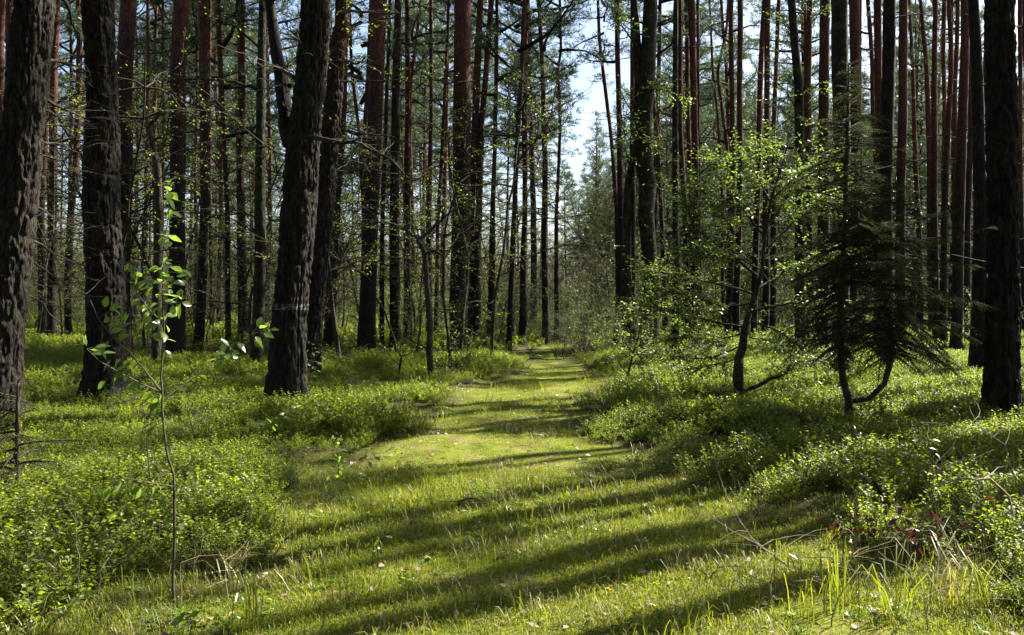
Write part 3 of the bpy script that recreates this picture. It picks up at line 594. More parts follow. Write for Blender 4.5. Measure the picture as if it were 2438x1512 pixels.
def copy_tree(root, loc, s, label, group):
    if root.name not in used:
        used.add(root.name); r = root
    else:
        r = root.copy(); COL.objects.link(r)
        for ch in root.children:
            c = ch.copy(); COL.objects.link(c); c.parent = r
    r.location = loc; r.rotation_euler = (0, 0, R.uniform(0, 6.28)); r.scale = (s, s, s); r['label'] = label; r['group'] = group; return r
REG = [(-150, 320, 'far pine deep in the wood behind the trunks at the left border', 'far pines at the left border'),
       (320, 700, 'far pine deep in the wood behind the tall leafy sapling', 'far pines behind the sapling'),
       (700, 1010, 'far pine deep in the wood between the ringed pine and the bare oak', 'far pines left of the bare oak'),
       (1010, 1290, 'far pine deep in the wood between the bare oak and the sky gap', 'far pines right of the bare oak'),
       (1290, 1480, 'far pine beyond the end of the path under the sky gap', 'far pines beyond the path'),
       (1480, 1760, 'far pine deep in the wood behind the forked birch', 'far pines behind the forked birch'),
       (1760, 2080, 'far pine deep in the wood behind the hornbeam and the spruce', 'far pines behind the spruce'),
       (2080, 2600, 'far pine deep in the wood behind the trunks at the right border', 'far pines at the right border')]
placed = list(SPOTS); nfar = 0
for _ in range(4000):
    d = R.uniform(32, 105); px = R.uniform(-150, 2590); x = (px - 1219) / F * d
    left = px < 1290
    if 1290 < px < 1470 and (d < 70 or R.random() < .75): continue
    if left and R.random() < .62: continue
    if min((x - a) ** 2 + (d - b) ** 2 for a, b in placed) < 2.6 ** 2: continue
    reg = next((r for r in REG if r[0] <= px < r[1]), None)
    if not reg: continue
    if px < 1480 and d < 45 and R.random() < .3: continue
    low = R.random() < (.1 if left else .75); s = R.uniform(1.2, 1.42) if left else R.uniform(.85, 1.2)
    if 1340 < px < 1480: low = True; s *= .75
    placed.append((x, d)); copy_tree(R.choice(PROTO[low]), (x, d, hz(x, d)), s, reg[2], reg[3]); nfar += 1
    if nfar >= 192: break
# pines standing right of the picture: their trunks and crowns throw the shade on the path
OFF = [(5.6, 6.55, 1.3, 1), (9.2, 11.2, 1.1, 0), (7.6, 8.4, 1.1, 0), (9.35, 13.1, 1.1, 0), (10.2, 15.2, 1.2, 0), (13.0, 17.2, 1.3, 1), (16.8, 16.0, 1.0, 1), (11.3, 13.1, 1.1, 0), (8.6, 9.6, 1.0, 0), (9.6, 10.1, 1.05, 0), (12.3, 13.75, 1.1, 0), (8.4, 10.5, .95, 0), (12.0, 14.7, 1.2, 1)]
for x, y, s, has_crown in OFF:
    r = copy_tree(R.choice(PROTO[0]), (x, y, hz(x, y)), s, 'pine standing just outside the right border of the picture' if has_crown else 'unseen pine trunk just outside the right border, crown left off to pass sun', 'pines outside the right border' if has_crown else 'dead pines outside the right border')
    c = next(o_ for o_ in r.children if o_.name.startswith('crown'))
    if has_crown: c.data = R.choice(CROWN)
    else: bpy.data.objects.remove(c); r.scale = (s * 1.35, s * 1.35, s)  # crown left off so sun reaches the ground; trunk widened for broader shadow bands
BEHIND = []  # unseen rest of the wood behind the camera, added to block sky light
for _ in range(500):
    x = R.uniform(-24, 20); y = R.uniform(-20, 6)
    if (y > -1.2 and x > -4.5 - y * .75) or (x > 3 and y > -1) or min((x - a) ** 2 + (y - b) ** 2 for a, b in placed) < 2.4 ** 2: continue
    placed.append((x, y)); BEHIND.append((x, y))
for x, y in ((4.6, .6), (6.6, 3.4), (9.6, 1.5), (8.2, -1.2), (12.5, 4.6)): copy_tree(R.choice(PROTO[0]), (x, y, hz(x, y)), 1.15, 'unseen pine right of the viewer, added to block sky light', 'unseen pines right of the viewer')  # out of view, added to keep sky light off from the right
# ------------------------------------------------------------------ broadleaf growth
R.seed(105); NP = np.random.default_rng(105)
def wander(p, d, l, n, wob, sag=0.):
    pts = [Vector(p)]; c = Vector(p); d = Vector(d).normalized()
    for _ in range(n): d = (d + Vector((R.gauss(0, wob), R.gauss(0, wob), R.gauss(0, wob) - sag))).normalized(); c = c + d * (l / n); pts.append(c.copy())
    return pts, d
def leaf_twigs(mb_w, mb_l, pts, r0, ntw, tl, nl, size, flat=.35, lo=.2, m=0):
    """side twigs along a limb, leaves in two rows along the twigs"""
    P, D, Nn = [], [], []
    for _ in range(ntw):
        u = lo + (1 - lo) * R.random(); x = u * (len(pts) - 1); i0 = min(int(x), len(pts) - 2); p = pts[i0].lerp(pts[i0 + 1], x - i0); ax = (pts[i0 + 1] - pts[i0]).normalized()
        e = (ax * .7 + Vector((R.gauss(0, 1), R.gauss(0, 1), R.gauss(0, flat))).normalized()).normalized(); l = tl * R.uniform(.4, 1.2)
        q, dd = wander(p, e, l, 4, .18, .03); mb_w.tube(q, np.linspace(r0, r0 * .35, 5), 3)
        for j in range(nl):
            f = (j + .6) / nl * 4; k0 = min(int(f), 3); b = q[k0].lerp(q[k0 + 1], f - k0); t_ = (q[k0 + 1] - q[k0]).normalized()
            s_ = t_.cross(Vector((0, 0, 1))); s_ = s_ * (1 if j % 2 else -1)
            P.append(tuple(b)); D.append(tuple(t_ * .6 + s_ + Vector((R.gauss(0, .2), R.gauss(0, .2), R.gauss(-.1, .3))))); Nn.append((R.gauss(0, flat), R.gauss(0, flat), 1))
    if P: mb_l.leaves(P, D, Nn, NP.uniform(.7, 1.15, len(P)) * size, NP.uniform(.42, .62, len(P)) * size, m, .1, .08)

def bush_parts(kind):
    """one understory plant at the origin: (wood mesh, leaf mesh)"""
    w_, l_ = MB(), MB()
    if kind == 'bare':                                   # spindly young tree, small new leaves
        H = R.uniform(4, 6.5); st, _ = wander((0, 0, -.1), (R.gauss(0, .08), R.gauss(0, .08), 1), H, 12, .1); w_.tube(st, np.linspace(.035, .008, 13), 6)
        for b in range(22):
            i0 = R.randint(3, 12); az = R.uniform(0, 6.28); lb, _ = wander(st[i0], (math.cos(az), math.sin(az), R.uniform(-.1, .6)), R.uniform(.7, 2.0), 7, .2); w_.tube(lb, np.linspace(.013, .004, 8), 4)
            for _ in range(3):
                l2, _ = wander(lb[R.randint(2, 7)], (R.gauss(0, 1), R.gauss(0, 1), R.gauss(.1, .5)), R.uniform(.3, .9), 4, .2); w_.tube(l2, np.linspace(.006, .003, 5), 3)
                leaf_twigs(w_, l_, l2, .003, 4, .28, 4, .045, .6)
    elif kind == 'thicket':                              # twiggy bare shrub with buds
        for s in range(9):
            az = R.uniform(0, 6.28); st, _ = wander((R.gauss(0, .25), R.gauss(0, .25), -.1), (math.cos(az) * .4, math.sin(az) * .4, 1), R.uniform(1.5, 3.4), 8, .14); w_.tube(st, np.linspace(.014, .004, 9), 4)
            for _ in range(7):
                l2, _ = wander(st[R.randint(2, 8)], (R.gauss(0, 1), R.gauss(0, 1), R.gauss(.4, .5)), R.uniform(.4, 1.1), 5, .2); w_.tube(l2, np.linspace(.006, .003, 6), 3)
                leaf_twigs(w_, l_, l2, .003, 4, .3, 4, .035, .6)
    else:                                                # leafy shrub
        for s in range(7):
            az = R.uniform(0, 6.28); st, _ = wander((R.gauss(0, .1), R.gauss(0, .1), -.1), (math.cos(az) * .5, math.sin(az) * .5, 1), R.uniform(1., 2.2), 7, .13); w_.tube(st, np.linspace(.012, .004, 8), 4)
            leaf_twigs(w_, l_, st, .004, 26, .5, 7, .06, .45)
    wm = {'bare': 'dark_bark', 'thicket': 'twig', 'leafy': 'twig'}[kind]
    return w_.mesh('stem_' + kind, [M[wm]]), l_.mesh('foliage_' + kind, [M['bud' if kind != 'leafy' else 'hornbeam']])
BP = {k: [bush_parts(k) for _ in range(n)] for k, n in (('bare', 5), ('thicket', 4), ('leafy', 4))}
def put_bush(kind, px, d, s, label, group, name, cat):
    x = (px - 1219) / F * d; r = thing(name, (x, d, hz(x, d)), label, cat, group); a, b = R.choice(BP[kind])
    r.rotation_euler = (0, 0, R.uniform(0, 6.28)); r.scale = (s, s, s); obj('stem', a, r); obj('foliage', b, r); return r
ZN = [(-60, 330, 'at the left border'), (330, 700, 'behind the tall leafy sapling'), (700, 1010, 'left of the bare oak'), (1010, 1290, 'right of the bare oak'), (1290, 1480, 'around the end of the path'), (1480, 2030, 'behind the hornbeam'), (2030, 2500, 'at the right border')]
def zone(px): return next(z for a, b, z in ZN if a <= px < b)
for _ in range(60):
    px = R.uniform(-50, 1200); put_bush('bare', px, R.uniform(15, 40), R.uniform(.8, 1.35), 'spindly young tree with thin bare twigs and tiny new leaves ' + zone(px), 'spindly young trees ' + zone(px), 'young_tree', 'young tree')
for _ in range(12):
    px = R.uniform(1560, 2490); put_bush('bare', px, R.uniform(20, 42), R.uniform(.7, 1.), 'spindly young tree with thin bare twigs and tiny new leaves ' + zone(px), 'spindly young trees ' + zone(px), 'young_tree', 'young tree')
for _ in range(50):
    px = R.uniform(-50, 1480) if R.random() < .75 else R.uniform(1480, 2490); put_bush('thicket', px, R.uniform(17, 48), R.uniform(.8, 1.3) * (.55 if 1220 < px < 1500 else 1), 'twiggy budding shrub among the trunks ' + zone(px), 'twiggy shrubs ' + zone(px), 'twiggy_shrub', 'shrub')
for _ in range(70):
    px = R.uniform(-50, 2490); d = R.uniform(18, 60); put_bush('leafy', px, d, R.uniform(.6, 1.25) * (1 if d < 35 else 1.5), 'bright green leafy shrub in the undergrowth ' + zone(px), 'leafy shrubs ' + zone(px), 'leafy_shrub', 'shrub')

for kind, px, d, s_ in (('thicket', 1400, 33, 1.5), ('thicket', 1446, 29, 1.35), ('thicket', 1475, 36, 1.7), ('thicket', 1352, 41, 1.2), ('thicket', 1424, 42, 1.9), ('thicket', 1378, 46, 1.6), ('bare', 1455, 38, .95), ('bare', 1425, 34, .8)):
    put_bush(kind, px, d, s_, 'twiggy grey shrub closing the end of the path under the sky gap', 'twiggy shrubs closing the path', 'twiggy_shrub', 'shrub')
for px, d, s_ in ((1362, 37, 1.1), (1412, 35, 1.2), (1310, 40, 1.), (1440, 27, .8), (1385, 31, .7), (1345, 33, .6), (1465, 31, 1.2)):
    put_bush('leafy', px, d, s_, 'bright green leafy shrub at the end of the path under the sky gap', 'leafy shrubs closing the path', 'leafy_shrub', 'shrub')
n = 1500; y = NP.uniform(46, 150, n); x = NP.uniform(-1, 1, n) * (y * .66 + 4)
k_ = (np.abs((x / y * F + 1219) - 1385) > 70) | (y > 70); x, y = x[k_], y[k_]; n = len(x)
src = [m_ for kk in ('bare', 'thicket', 'leafy') for m_ in BP[kk]]; both = []
for a_, b_ in src:
    q = MB()
    for me_, mi in ((a_, 0), (b_, 1)):
        v = np.empty(len(me_.vertices) * 3); me_.vertices.foreach_get('co', v); li = np.empty(len(me_.loops), int); me_.loops.foreach_get('vertex_index', li); lt = np.empty(len(me_.polygons), int); me_.polygons.foreach_get('loop_total', lt)
        st_ = np.concatenate([[0], np.cumsum(lt)[:-1]]); t3 = st_[lt == 3]; t4 = st_[lt == 4]
        q.add(v, tris=li[t3[:, None] + np.arange(3)] if len(t3) else None, quads=li[t4[:, None] + np.arange(4)] if len(t4) else None, m=mi)
    both.append(q.mesh('thicket_shrub', [a_.materials[0], b_.materials[0]]))
scatter('distant_thicket', np.stack([x, y, height(x, y)], -1), NP.uniform(1.2, 2.5, n) * (1 + (y - 46) / 160) * np.where(x / y * F + 1219 < 1480, .72, 1), NP.integers(0, len(both), n), both, 'dense far thicket of shrubs and young trees closing the view between the trunks', 'thicket')

n = 620; y = NP.uniform(62, 150, n); x = NP.uniform(-1, 1, n) * (y * .66 + 4); px_ = x / y * F + 1219
k_ = (px_ > 1480) | ((px_ < 1290) & (NP.random(n) < .1)) | ((px_ > 1395) & (y > 75)); x, y = x[k_], y[k_]; n = len(x); wood = []
for low_ in (1, 1, 1, 0):
    H_ = R.uniform(15, 17) if low_ else 17.5; q = MB(); zs_ = np.arange(-.3, H_, .8); bark_tube(q, zs_, np.zeros((len(zs_), 2)), .13 * (1 - .8 * np.clip(zs_, 0, H_) / H_), 6, .01)
    for cm, dz in ((R.choice(LOWCROWN) if low_ else R.choice(FARCROWN), H_ - (12 if low_ else 7.3)),):
        v = np.empty(len(cm.vertices) * 3); cm.vertices.foreach_get('co', v); v = v.reshape(-1, 3) + [0, 0, dz]; li = np.empty(len(cm.loops), int); cm.loops.foreach_get('vertex_index', li); lt = np.empty(len(cm.polygons), int); cm.polygons.foreach_get('loop_total', lt)
        st_ = np.concatenate([[0], np.cumsum(lt)[:-1]]); q.add(v, tris=li[st_[lt == 3][:, None] + np.arange(3)], quads=li[st_[lt == 4][:, None] + np.arange(4)], m=0)
        q.tm[-1][:] = 1
    wood.append(q.mesh('far_wood_pine', [M['pine'], M['needle']]))
b_ = np.array(BEHIND); scatter('unseen_pine_wood', np.stack([b_[:, 0], b_[:, 1], height(b_[:, 0], b_[:, 1])], -1), NP.uniform(.9, 1.15, len(b_)), NP.integers(0, 4, len(b_)), wood, 'unseen pine wood behind the viewer, added to block sky light', 'wood')
scatter('far_pine_wood', np.stack([x, y, height(x, y)], -1), NP.uniform(.95, 1.35, n) * (1 + (y - 60) / 400), np.where((px_[k_] < 1290), 3, NP.integers(0, 3, n)), wood, 'far pine wood closing the view behind the trunks on both sides of the sky gap', 'wood')

def hero(name, label, cat, d, trunk, tr, limbs, ntw, tl, nl, size, leaf, bark='dark_bark', flat=.35, lo=.25, jit=.7, seg=10, group=None):
    """a plant drawn from picture points: trunk pixels with base first, limb pixels (starting on the trunk)."""
    b = W(*trunk[0], d); r = thing(name, (b.x, b.y, hz(b.x, b.y)), label, cat, group); o = Vector(r.location)
    ws = [W(x, y, d + .04 * math.sin(i * 1.7)) - o for i, (x, y) in enumerate(trunk)]; ws[0].z = -.12 if trunk[0][1] > 760 else ws[0].z
    sm = []
    for a, c in zip(ws, ws[1:]): sm += [a.lerp(c, k / 4) for k in range(4)]
    sm.append(ws[-1]); w_, l_ = MB(), MB(); w_.tube(sm, np.interp(np.linspace(0, 1, len(sm)), np.linspace(0, 1, len(tr)), tr), seg)
    for lp, r0 in limbs:
        dj = R.uniform(-jit, jit); n = len(lp); q = [W(x, y, d + dj * i / (n - 1)) - o for i, (x, y) in enumerate(lp)]; s2 = []
        for a, c in zip(q, q[1:]): s2 += [a.lerp(c, k / 3) + Vector((R.gauss(0, .008), R.gauss(0, .008), R.gauss(0, .008))) for k in range(3)]
        s2.append(q[-1]); w_.tube(s2, np.linspace(r0, r0 * .25, len(s2)), 6)
        ln = sum((a - c).length for a, c in zip(q, q[1:])); leaf_twigs(w_, l_, s2, .0035, int(ntw * ln), tl, nl, size, flat, lo)
    obj('trunk', w_.mesh('trunk', [M[bark]], True), r)
    if l_.n: obj('foliage', l_.mesh('foliage', [M[leaf]]), r)
    return r, b
hero('hornbeam_tree', 'small leafy hornbeam with layered sunlit leaves, bent dark stem left of the spruce', 'small tree', 10.8,
     [(1760, 985), (1761, 933), (1757, 909), (1758, 876), (1760, 852), (1768, 828), (1772, 792), (1778, 766), (1785, 741), (1800, 700), (1815, 640), (1822, 560), (1835, 480), (1860, 400), (1875, 345)], [.075, .07, .06, .045, .03, .02, .01],
     [([(1766, 931), (1797, 921), (1831, 903), (1863, 893), (1881, 872), (1914, 860), (1948, 858), (1992, 850)], .032),
      ([(1775, 780), (1690, 765), (1600, 742), (1520, 720)], .02), ([(1772, 795), (1700, 812), (1640, 800), (1580, 812)], .014), ([(1790, 700), (1700, 672), (1600, 652), (1530, 640)], .02), ([(1792, 722), (1720, 730), (1640, 700), (1560, 690)], .016),
      ([(1800, 655), (1720, 592), (1650, 540), (1622, 460)], .02), ([(1815, 640), (1740, 610), (1680, 600), (1610, 590)], .014), ([(1820, 565), (1760, 490), (1730, 420), (1700, 390)], .016), ([(1822, 540), (1770, 530), (1700, 480), (1650, 430)], .013), ([(1835, 480), (1800, 420), (1770, 370)], .012),
      ([(1768, 820), (1690, 852), (1610, 852), (1530, 838)], .015), ([(1764, 850), (1720, 866), (1650, 878)], .012), ([(1772, 800), (1840, 815), (1900, 852)], .012),
      ([(1800, 692), (1870, 645), (1950, 610), (2010, 600)], .018), ([(1820, 600), (1890, 530), (1950, 480), (2000, 450)], .016), ([(1840, 470), (1900, 420), (1960, 380), (2010, 370)], .014), ([(1855, 420), (1850, 370), (1820, 340)], .01), ([(1780, 762), (1860, 790), (1915, 835), (1960, 840)], .016), ([(1785, 745), (1860, 725), (1930, 720), (2000, 730)], .015), ([(1825, 545), (1870, 480), (1910, 400)], .012)],
     60, .5, 10, .058, 'hornbeam', flat=.38)
hero('leafy_bush', 'low leafy bush on a thin dark stem in front of the forked birch', 'bush', 12.6, [(1493, 945), (1494, 900), (1505, 850), (1520, 800), (1530, 750)], [.022, .018, .008],
     [([(1494, 890), (1470, 860), (1440, 850)], .01), ([(1500, 870), (1540, 850), (1590, 845)], .01), ([(1508, 840), (1480, 800), (1465, 770)], .01), ([(1510, 830), (1560, 800), (1610, 780)], .01), ([(1525, 780), (1560, 740), (1590, 720)], .008), ([(1525, 780), (1500, 750), (1485, 720)], .008), ([(1494, 905), (1530, 895), (1575, 900)], .008)], 26, .4, 7, .055, 'hornbeam', flat=.5, lo=.05)
hero('leafy_bush', 'small leafy sprout low beside the thin dark stem, in the undergrowth right of the path', 'bush', 13.5, [(1640, 905), (1636, 880), (1645, 850)], [.012, .006], [([(1638, 890), (1610, 870), (1590, 868)], .006), ([(1638, 880), (1670, 862), (1695, 858)], .006)], 30, .3, 6, .05, 'hornbeam', lo=.05)
hero('bare_oak', 'small bare crooked oak with wide thin limbs left of the thickest central pine', 'small tree', 13.2,
     [(1029, 935), (1027, 900), (1022, 840), (1024, 773), (1016, 673), (1012, 606), (1003, 585), (994, 573), (1011, 560), (1041, 533), (1071, 506), (1100, 488)], [.06, .055, .045, .04, .025, .01],
     [([(1012, 605), (1031, 596), (1068, 598), (1115, 620)], .018), ([(994, 570), (960, 543), (910, 538), (870, 534)], .018), ([(1020, 832), (985, 815), (950, 790), (930, 800)], .014), ([(1022, 828), (1060, 833), (1100, 830)], .014), ([(1016, 673), (980, 640), (930, 620)], .012), ([(1024, 770), (1060, 740), (1100, 735)], .01), ([(1041, 533), (1050, 490), (1040, 450)], .012), ([(1003, 585), (985, 530), (960, 480)], .012)],
     13, .55, 2, .04, 'bud', flat=.6)
hero('oak_sapling', 'short slanting dark sapling left of the bare oak in bright undergrowth', 'sapling', 13.4, [(944, 925), (950, 885), (956, 850), (940, 822)], [.026, .02, .01], [([(955, 850), (985, 838), (1020, 835)], .01), ([(952, 870), (925, 845), (900, 835)], .008), ([(956, 848), (975, 815), (990, 790)], .008)], 18, .4, 4, .055, 'sapling', flat=.4)
hero('oak_sapling', 'pale leaved sapling at the foot of the thickest central pine', 'sapling', 14, [(1090, 880), (1085, 850), (1078, 815)], [.01, .005], [([(1088, 865), (1065, 850), (1050, 852)], .005), ([(1086, 855), (1110, 850), (1120, 840)], .005)], 40, .3, 6, .06, 'sapling', flat=.25, lo=.05)
hero('twisted_oak', 'twisted dark bare oak standing between the stout crooked pine and the sapling top', 'small tree', 14.5,
     [(372, 905), (374, 700), (378, 506), (375, 400), (361, 335), (355, 300), (375, 278), (385, 240), (390, 190)], [.09, .075, .055, .028, .008],
     [([(353, 302), (330, 290), (316, 283), (260, 250)], .03), ([(378, 440), (418, 420), (470, 425), (520, 440)], .022), ([(361, 335), (400, 320), (450, 290), (480, 240)], .022), ([(376, 560), (340, 540), (300, 500)], .016), ([(375, 278), (400, 262), (440, 250)], .016), ([(355, 300), (340, 230), (345, 160)], .018), ([(377, 600), (420, 590), (480, 600)], .016), ([(375, 660), (330, 650), (290, 620)], .014)], 12, .6, 2, .035, 'bud', bark='dark_bark', flat=.6)
t20, b20 = hero('mossy_tree', 'slender dark mossy broadleaf tree with wide thin limbs, left of the ringed pine', 'tree', 14.3,
     [(608, 915), (614, 800), (620, 640), (619, 500), (621, 250), (625, 0), (630, -250), (640, -480)], [.125, .11, .1, .08, .05, .02],
     [([(619, 215), (560, 195), (500, 190), (434, 188), (380, 200)], .03), ([(617, 330), (580, 300), (545, 280), (510, 250), (470, 240), (430, 270)], .03), ([(620, 280), (650, 310), (680, 325)], .024), ([(622, 120), (560, 60), (500, 40)], .026), ([(618, 420), (570, 400), (520, 420), (470, 410)], .02), ([(618, 520), (560, 500), (500, 520)], .018), ([(620, 350), (640, 345), (670, 350)], .018), ([(624, 60), (670, 20), (700, -40)], .026), ([(626, -100), (560, -150), (480, -160)], .03), ([(630, -200), (700, -260), (760, -300)], .03)], 11, .6, 3, .042, 'bud', bark='mossy', flat=.5)
# forked birch: two legs that meet above head height
rt, bb = hero('forked_birch', 'dark forked birch with two curving legs, right of the sky gap', 'birch tree', gdepth(842),
     [(1548, 850), (1552, 700), (1547, 620), (1538, 506), (1543, 440), (1530, 370), (1533, 300), (1541, 200), (1545, 100), (1549, 0), (1552, -150), (1560, -320)], [.23, .22, .2, .22, .24, .2, .2, .19, .16, .08],
     [([(1488, 840), (1490, 700), (1490, 560), (1494, 450), (1508, 370), (1526, 315)], .19)], 0, .4, 0, .05, 'bud', bark='mossy', seg=16, jit=.1)
o = Vector(rt.location)
for pth, ra in (([(1520, 300), (1522, 200), (1516, 100), (1509, 0), (1500, -150), (1495, -300)], .14), ):
    mb = MB(); q = [W(x, y, bb.y + .1) - o for x, y in pth]; s2 = []
    for a, c in zip(q, q[1:]): s2 += [a.lerp(c, k / 4) for k in range(4)]
    mb.tube(s2, np.linspace(ra, ra * .5, len(s2)), 12); obj('upper_stem', mb.mesh('upper_stem', [M['mossy']], True), rt)
w_, l_ = MB(), MB()
for lp in ([(1515, 320), (1500, 260), (1480, 225)], [(1520, 290), (1495, 280), (1478, 290)], [(1535, 330), (1500, 330), (1470, 300)], [(1541, 215), (1575, 212), (1600, 222), (1640, 235)], [(1541, 210), (1560, 200), (1590, 205)], [(1510, 60), (1490, 50), (1470, 30)], [(1545, 90), (1500, 70), (1460, 40)], [(1535, 340), (1555, 330), (1560, 350)], [(1515, 110), (1480, 60), (1455, 10)], [(1500, 400), (1490, 360), (1470, 340)]):
    q = [W(x, y, bb.y - .2 - .3 * i) - o for i, (x, y) in enumerate(lp)]; w_.tube(q, [.03, .015, .008, .006][:len(q)], 5); leaf_twigs(w_, l_, q, .004, 20, .5, 7, .075, .6)
obj('branch', w_.mesh('branch', [M['mossy']], True), rt); obj('foliage', l_.mesh('foliage', [M['hornbeam']]), rt)
hero('leafy_birch', 'slim mossy birch with bright spring leaves left of the thick red pine', 'birch tree', gdepth(868),
     [(1905, 868), (1905, 600), (1904, 330), (1901, 200), (1892, 100), (1884, 0), (1876, -150), (1870, -280)], [.12, .1, .09, .08, .05],
     [([(1902, 270), (1870, 215), (1840, 190), (1830, 165)], .015), ([(1901, 240), (1880, 230), (1850, 235), (1835, 240)], .012), ([(1900, 210), (1930, 205), (1965, 215), (1985, 222)], .012), ([(1896, 150), (1860, 120), (1830, 110)], .012), ([(1893, 110), (1930, 60), (1950, 30), (1975, 20)], .014), ([(1890, 80), (1860, 40), (1835, 20)], .014), ([(1888, 50), (1920, 10), (1940, -20)], .012), ([(1904, 300), (1930, 290), (1945, 295)], .01), ([(1903, 320), (1890, 290), (1870, 280)], .01), ([(1885, 10), (1850, -20), (1820, -30)], .012)], 15, .5, 7, .07, 'hornbeam', bark='mossy', flat=.5)

# ------------------------------------------------------------------ spruces
R.seed(106); NP = np.random.default_rng(106)
def spruce_bough(mb, p, d, l, droop, r0, dens=1.):
    pts = [Vector(p)]; c = Vector(p); d = Vector(d).normalized(); n = 8
    for j in range(n): d = (d + Vector((R.gauss(0, .06), R.gauss(0, .06), -droop + .05 * j / n + R.gauss(0, .04)))).normalized(); c = c + d * (l / n); pts.append(c.copy())
    mb.tube(pts, np.linspace(r0, .002, n + 1), 4, 0); NPs, NDs = [], []
    def clothe(a, b, step):
        v = b - a; L_ = v.length; k = max(2, int(L_ / step)); u = v.normalized()
        for j in range(k):
            q = a + v * ((j + R.random()) / k); x = Vector((R.gauss(0, 1), R.gauss(0, 1), R.gauss(.15, .8))); NPs.append(tuple(q)); NDs.append(tuple(x.normalized() + u * .8))
    nt_ = int(l / .021 * dens)
    for j in range(nt_):
        u = .12 + .88 * j / nt_; x = u * n; i0 = min(int(x), n - 1); q = pts[i0].lerp(pts[i0 + 1], x - i0); ax = (pts[i0 + 1] - pts[i0]).normalized(); s = ax.cross(Vector((0, 0, 1))).normalized() * (1 if j % 2 else -1)
        tl = min(.32, .1 + l * .22) * (1.05 - u * .75) * R.uniform(.6, 1.2); e = (ax * .8 + s + Vector((0, 0, R.gauss(-.25, .2)))).normalized(); b = q + e * tl + Vector((0, 0, -.15 * tl))
        mb.tube([q, b], [.003, .0012], 3, 0); clothe(q, b, .0055)
    clothe(pts[5], pts[-1], .006)
    return NPs, NDs
def spruce(name, label, d, stem, rr, prof, nb, second=None, cat='spruce tree', needle=.02, wd=.0034):
    b = W(*stem[0], d); r = thing(name, (b.x, b.y, hz(b.x, b.y)), label, cat); o = Vector(r.location)
    w_, l_ = MB(), MB(); allP, allD = [], []
    def do(st, rr_, prof_, nb_, az0=None):
        ws = [W(x, y, d) - o for x, y in st]; sm = []
        for a, c in zip(ws, ws[1:]): sm += [a.lerp(c, k / 4) for k in range(4)]
        sm.append(ws[-1]); w_.tube(sm, np.interp(np.linspace(0, 1, len(sm)), np.linspace(0, 1, len(rr_)), rr_), 8)
        ys = [y for y, _ in prof_]; rs_ = [q for _, q in prof_]; zs = np.array([v.z for v in sm])
        for k in range(nb_):
            y = ys[0] + (ys[-1] - ys[0]) * (k + R.random()) / nb_; rad_ = float(np.interp(y, ys, rs_)) * d / F * R.uniform(.35, 1.25)
            z = (W(1219, y, d) - o).z; i0 = int(np.argmin(np.abs(zs - z))); az = R.uniform(0, 6.28); f = (y - ys[0]) / (ys[-1] - ys[0])
            p_, d_ = spruce_bough(w_, (sm[i0].x, sm[i0].y, z), (math.cos(az), math.sin(az), .45 - .65 * f + R.gauss(0, .22)), max(.12, rad_), .03 + .05 * f + R.uniform(-.02, .05), .006 + .008 * f); allP.extend(p_); allD.extend(d_)
    do(stem, rr, prof, nb)
    if second: do(*second)
    l_.needles(allP, allD, NP.uniform(.7, 1.1, len(allP)) * needle, wd, 0)
    obj('trunk', w_.mesh('trunk', [M['dark_bark']]), r); obj('foliage', l_.mesh('foliage', [M['spruce']]), r); return r
spruce('spruce_tree', 'dark spruce with a J shaped second stem in front of the right trunks', 8.5, [(2020, 1055), (2021, 980), (2020, 950), (2006, 900), (2000, 800), (2005, 650), (2012, 500), (2018, 300), (2021, 150)], [.05, .045, .04, .036, .03, .024, .018, .006],
       [(152, 16), (250, 75), (350, 125), (500, 150), (700, 150), (800, 110), (850, 50)], 170,
       ([(2026, 955), (2070, 948), (2105, 915), (2122, 860), (2125, 800), (2115, 740), (2090, 640), (2075, 570), (2068, 520)], [.03, .03, .028, .022, .016, .006], [(440, 60), (560, 190), (700, 250), (810, 190), (850, 70)], 150))
spruce('young_spruce', 'young spruce with bare tip twigs behind the low leafy bush', 14.5, [(1525, 905), (1526, 800), (1526, 640)], [.03, .02, .005], [(645, 8), (720, 50), (820, 80), (880, 70)], 34, cat='spruce tree', needle=.022, wd=.004)
spruce('young_spruce', 'shaded dark young spruce in the lower left corner', 5.6, [(38, 1260), (40, 1150), (42, 960), (42, 905)], [.02, .016, .004], [(910, 15), (1000, 110), (1100, 160), (1210, 130)], 40, cat='spruce tree', needle=.02, wd=.0024)

def seedling(px, by, hpx, label):
    d = gdepth(by); b = W(px, by, d); r = thing('pine_seedling', (b.x, b.y, hz(b.x, b.y)), label, 'pine seedling'); w_, l_ = MB(), MB(); h = hpx * d / F
    tips, td = [], []
    st, _ = wander((0, 0, -.02), (R.gauss(0, .1), R.gauss(0, .1), 1), h, 6, .08); w_.tube(st, np.linspace(.006, .002, 7), 4)
    for k in range(9):
        i0 = R.randint(1, 5); az = R.uniform(0, 6.28); q, dd = wander(st[i0], (math.cos(az), math.sin(az), .5), h * R.uniform(.3, .6), 5, .1); w_.tube(q, np.linspace(.003, .0015, 6), 3)
        for j in range(2, 6): tips.append(tuple(q[j])); td.append(tuple(dd))
    for j in range(3, 7): tips.append(tuple(st[j])); td.append((0, 0, 1))
    k = len(tips); n = 26; l_.needles(np.repeat(tips, n, 0) + NP.normal(0, .012, (k * n, 3)), np.repeat(td, n, 0) * .9 + unit(k * n), NP.uniform(.035, .06, k * n), .0022, 0)
    obj('stem', w_.mesh('stem', [M['twig']]), r); obj('foliage', l_.mesh('foliage', [M['needle']]), r)
seedling(468, 1085, 110, 'pale green pine seedling with long needles just right of the tall leafy sapling stem')
seedling(285, 1010, 100, 'brownish pine seedling at the foot of the stout crooked pine')
seedling(688, 1170, 60, 'tiny pine seedling at the left side of the grassy path')
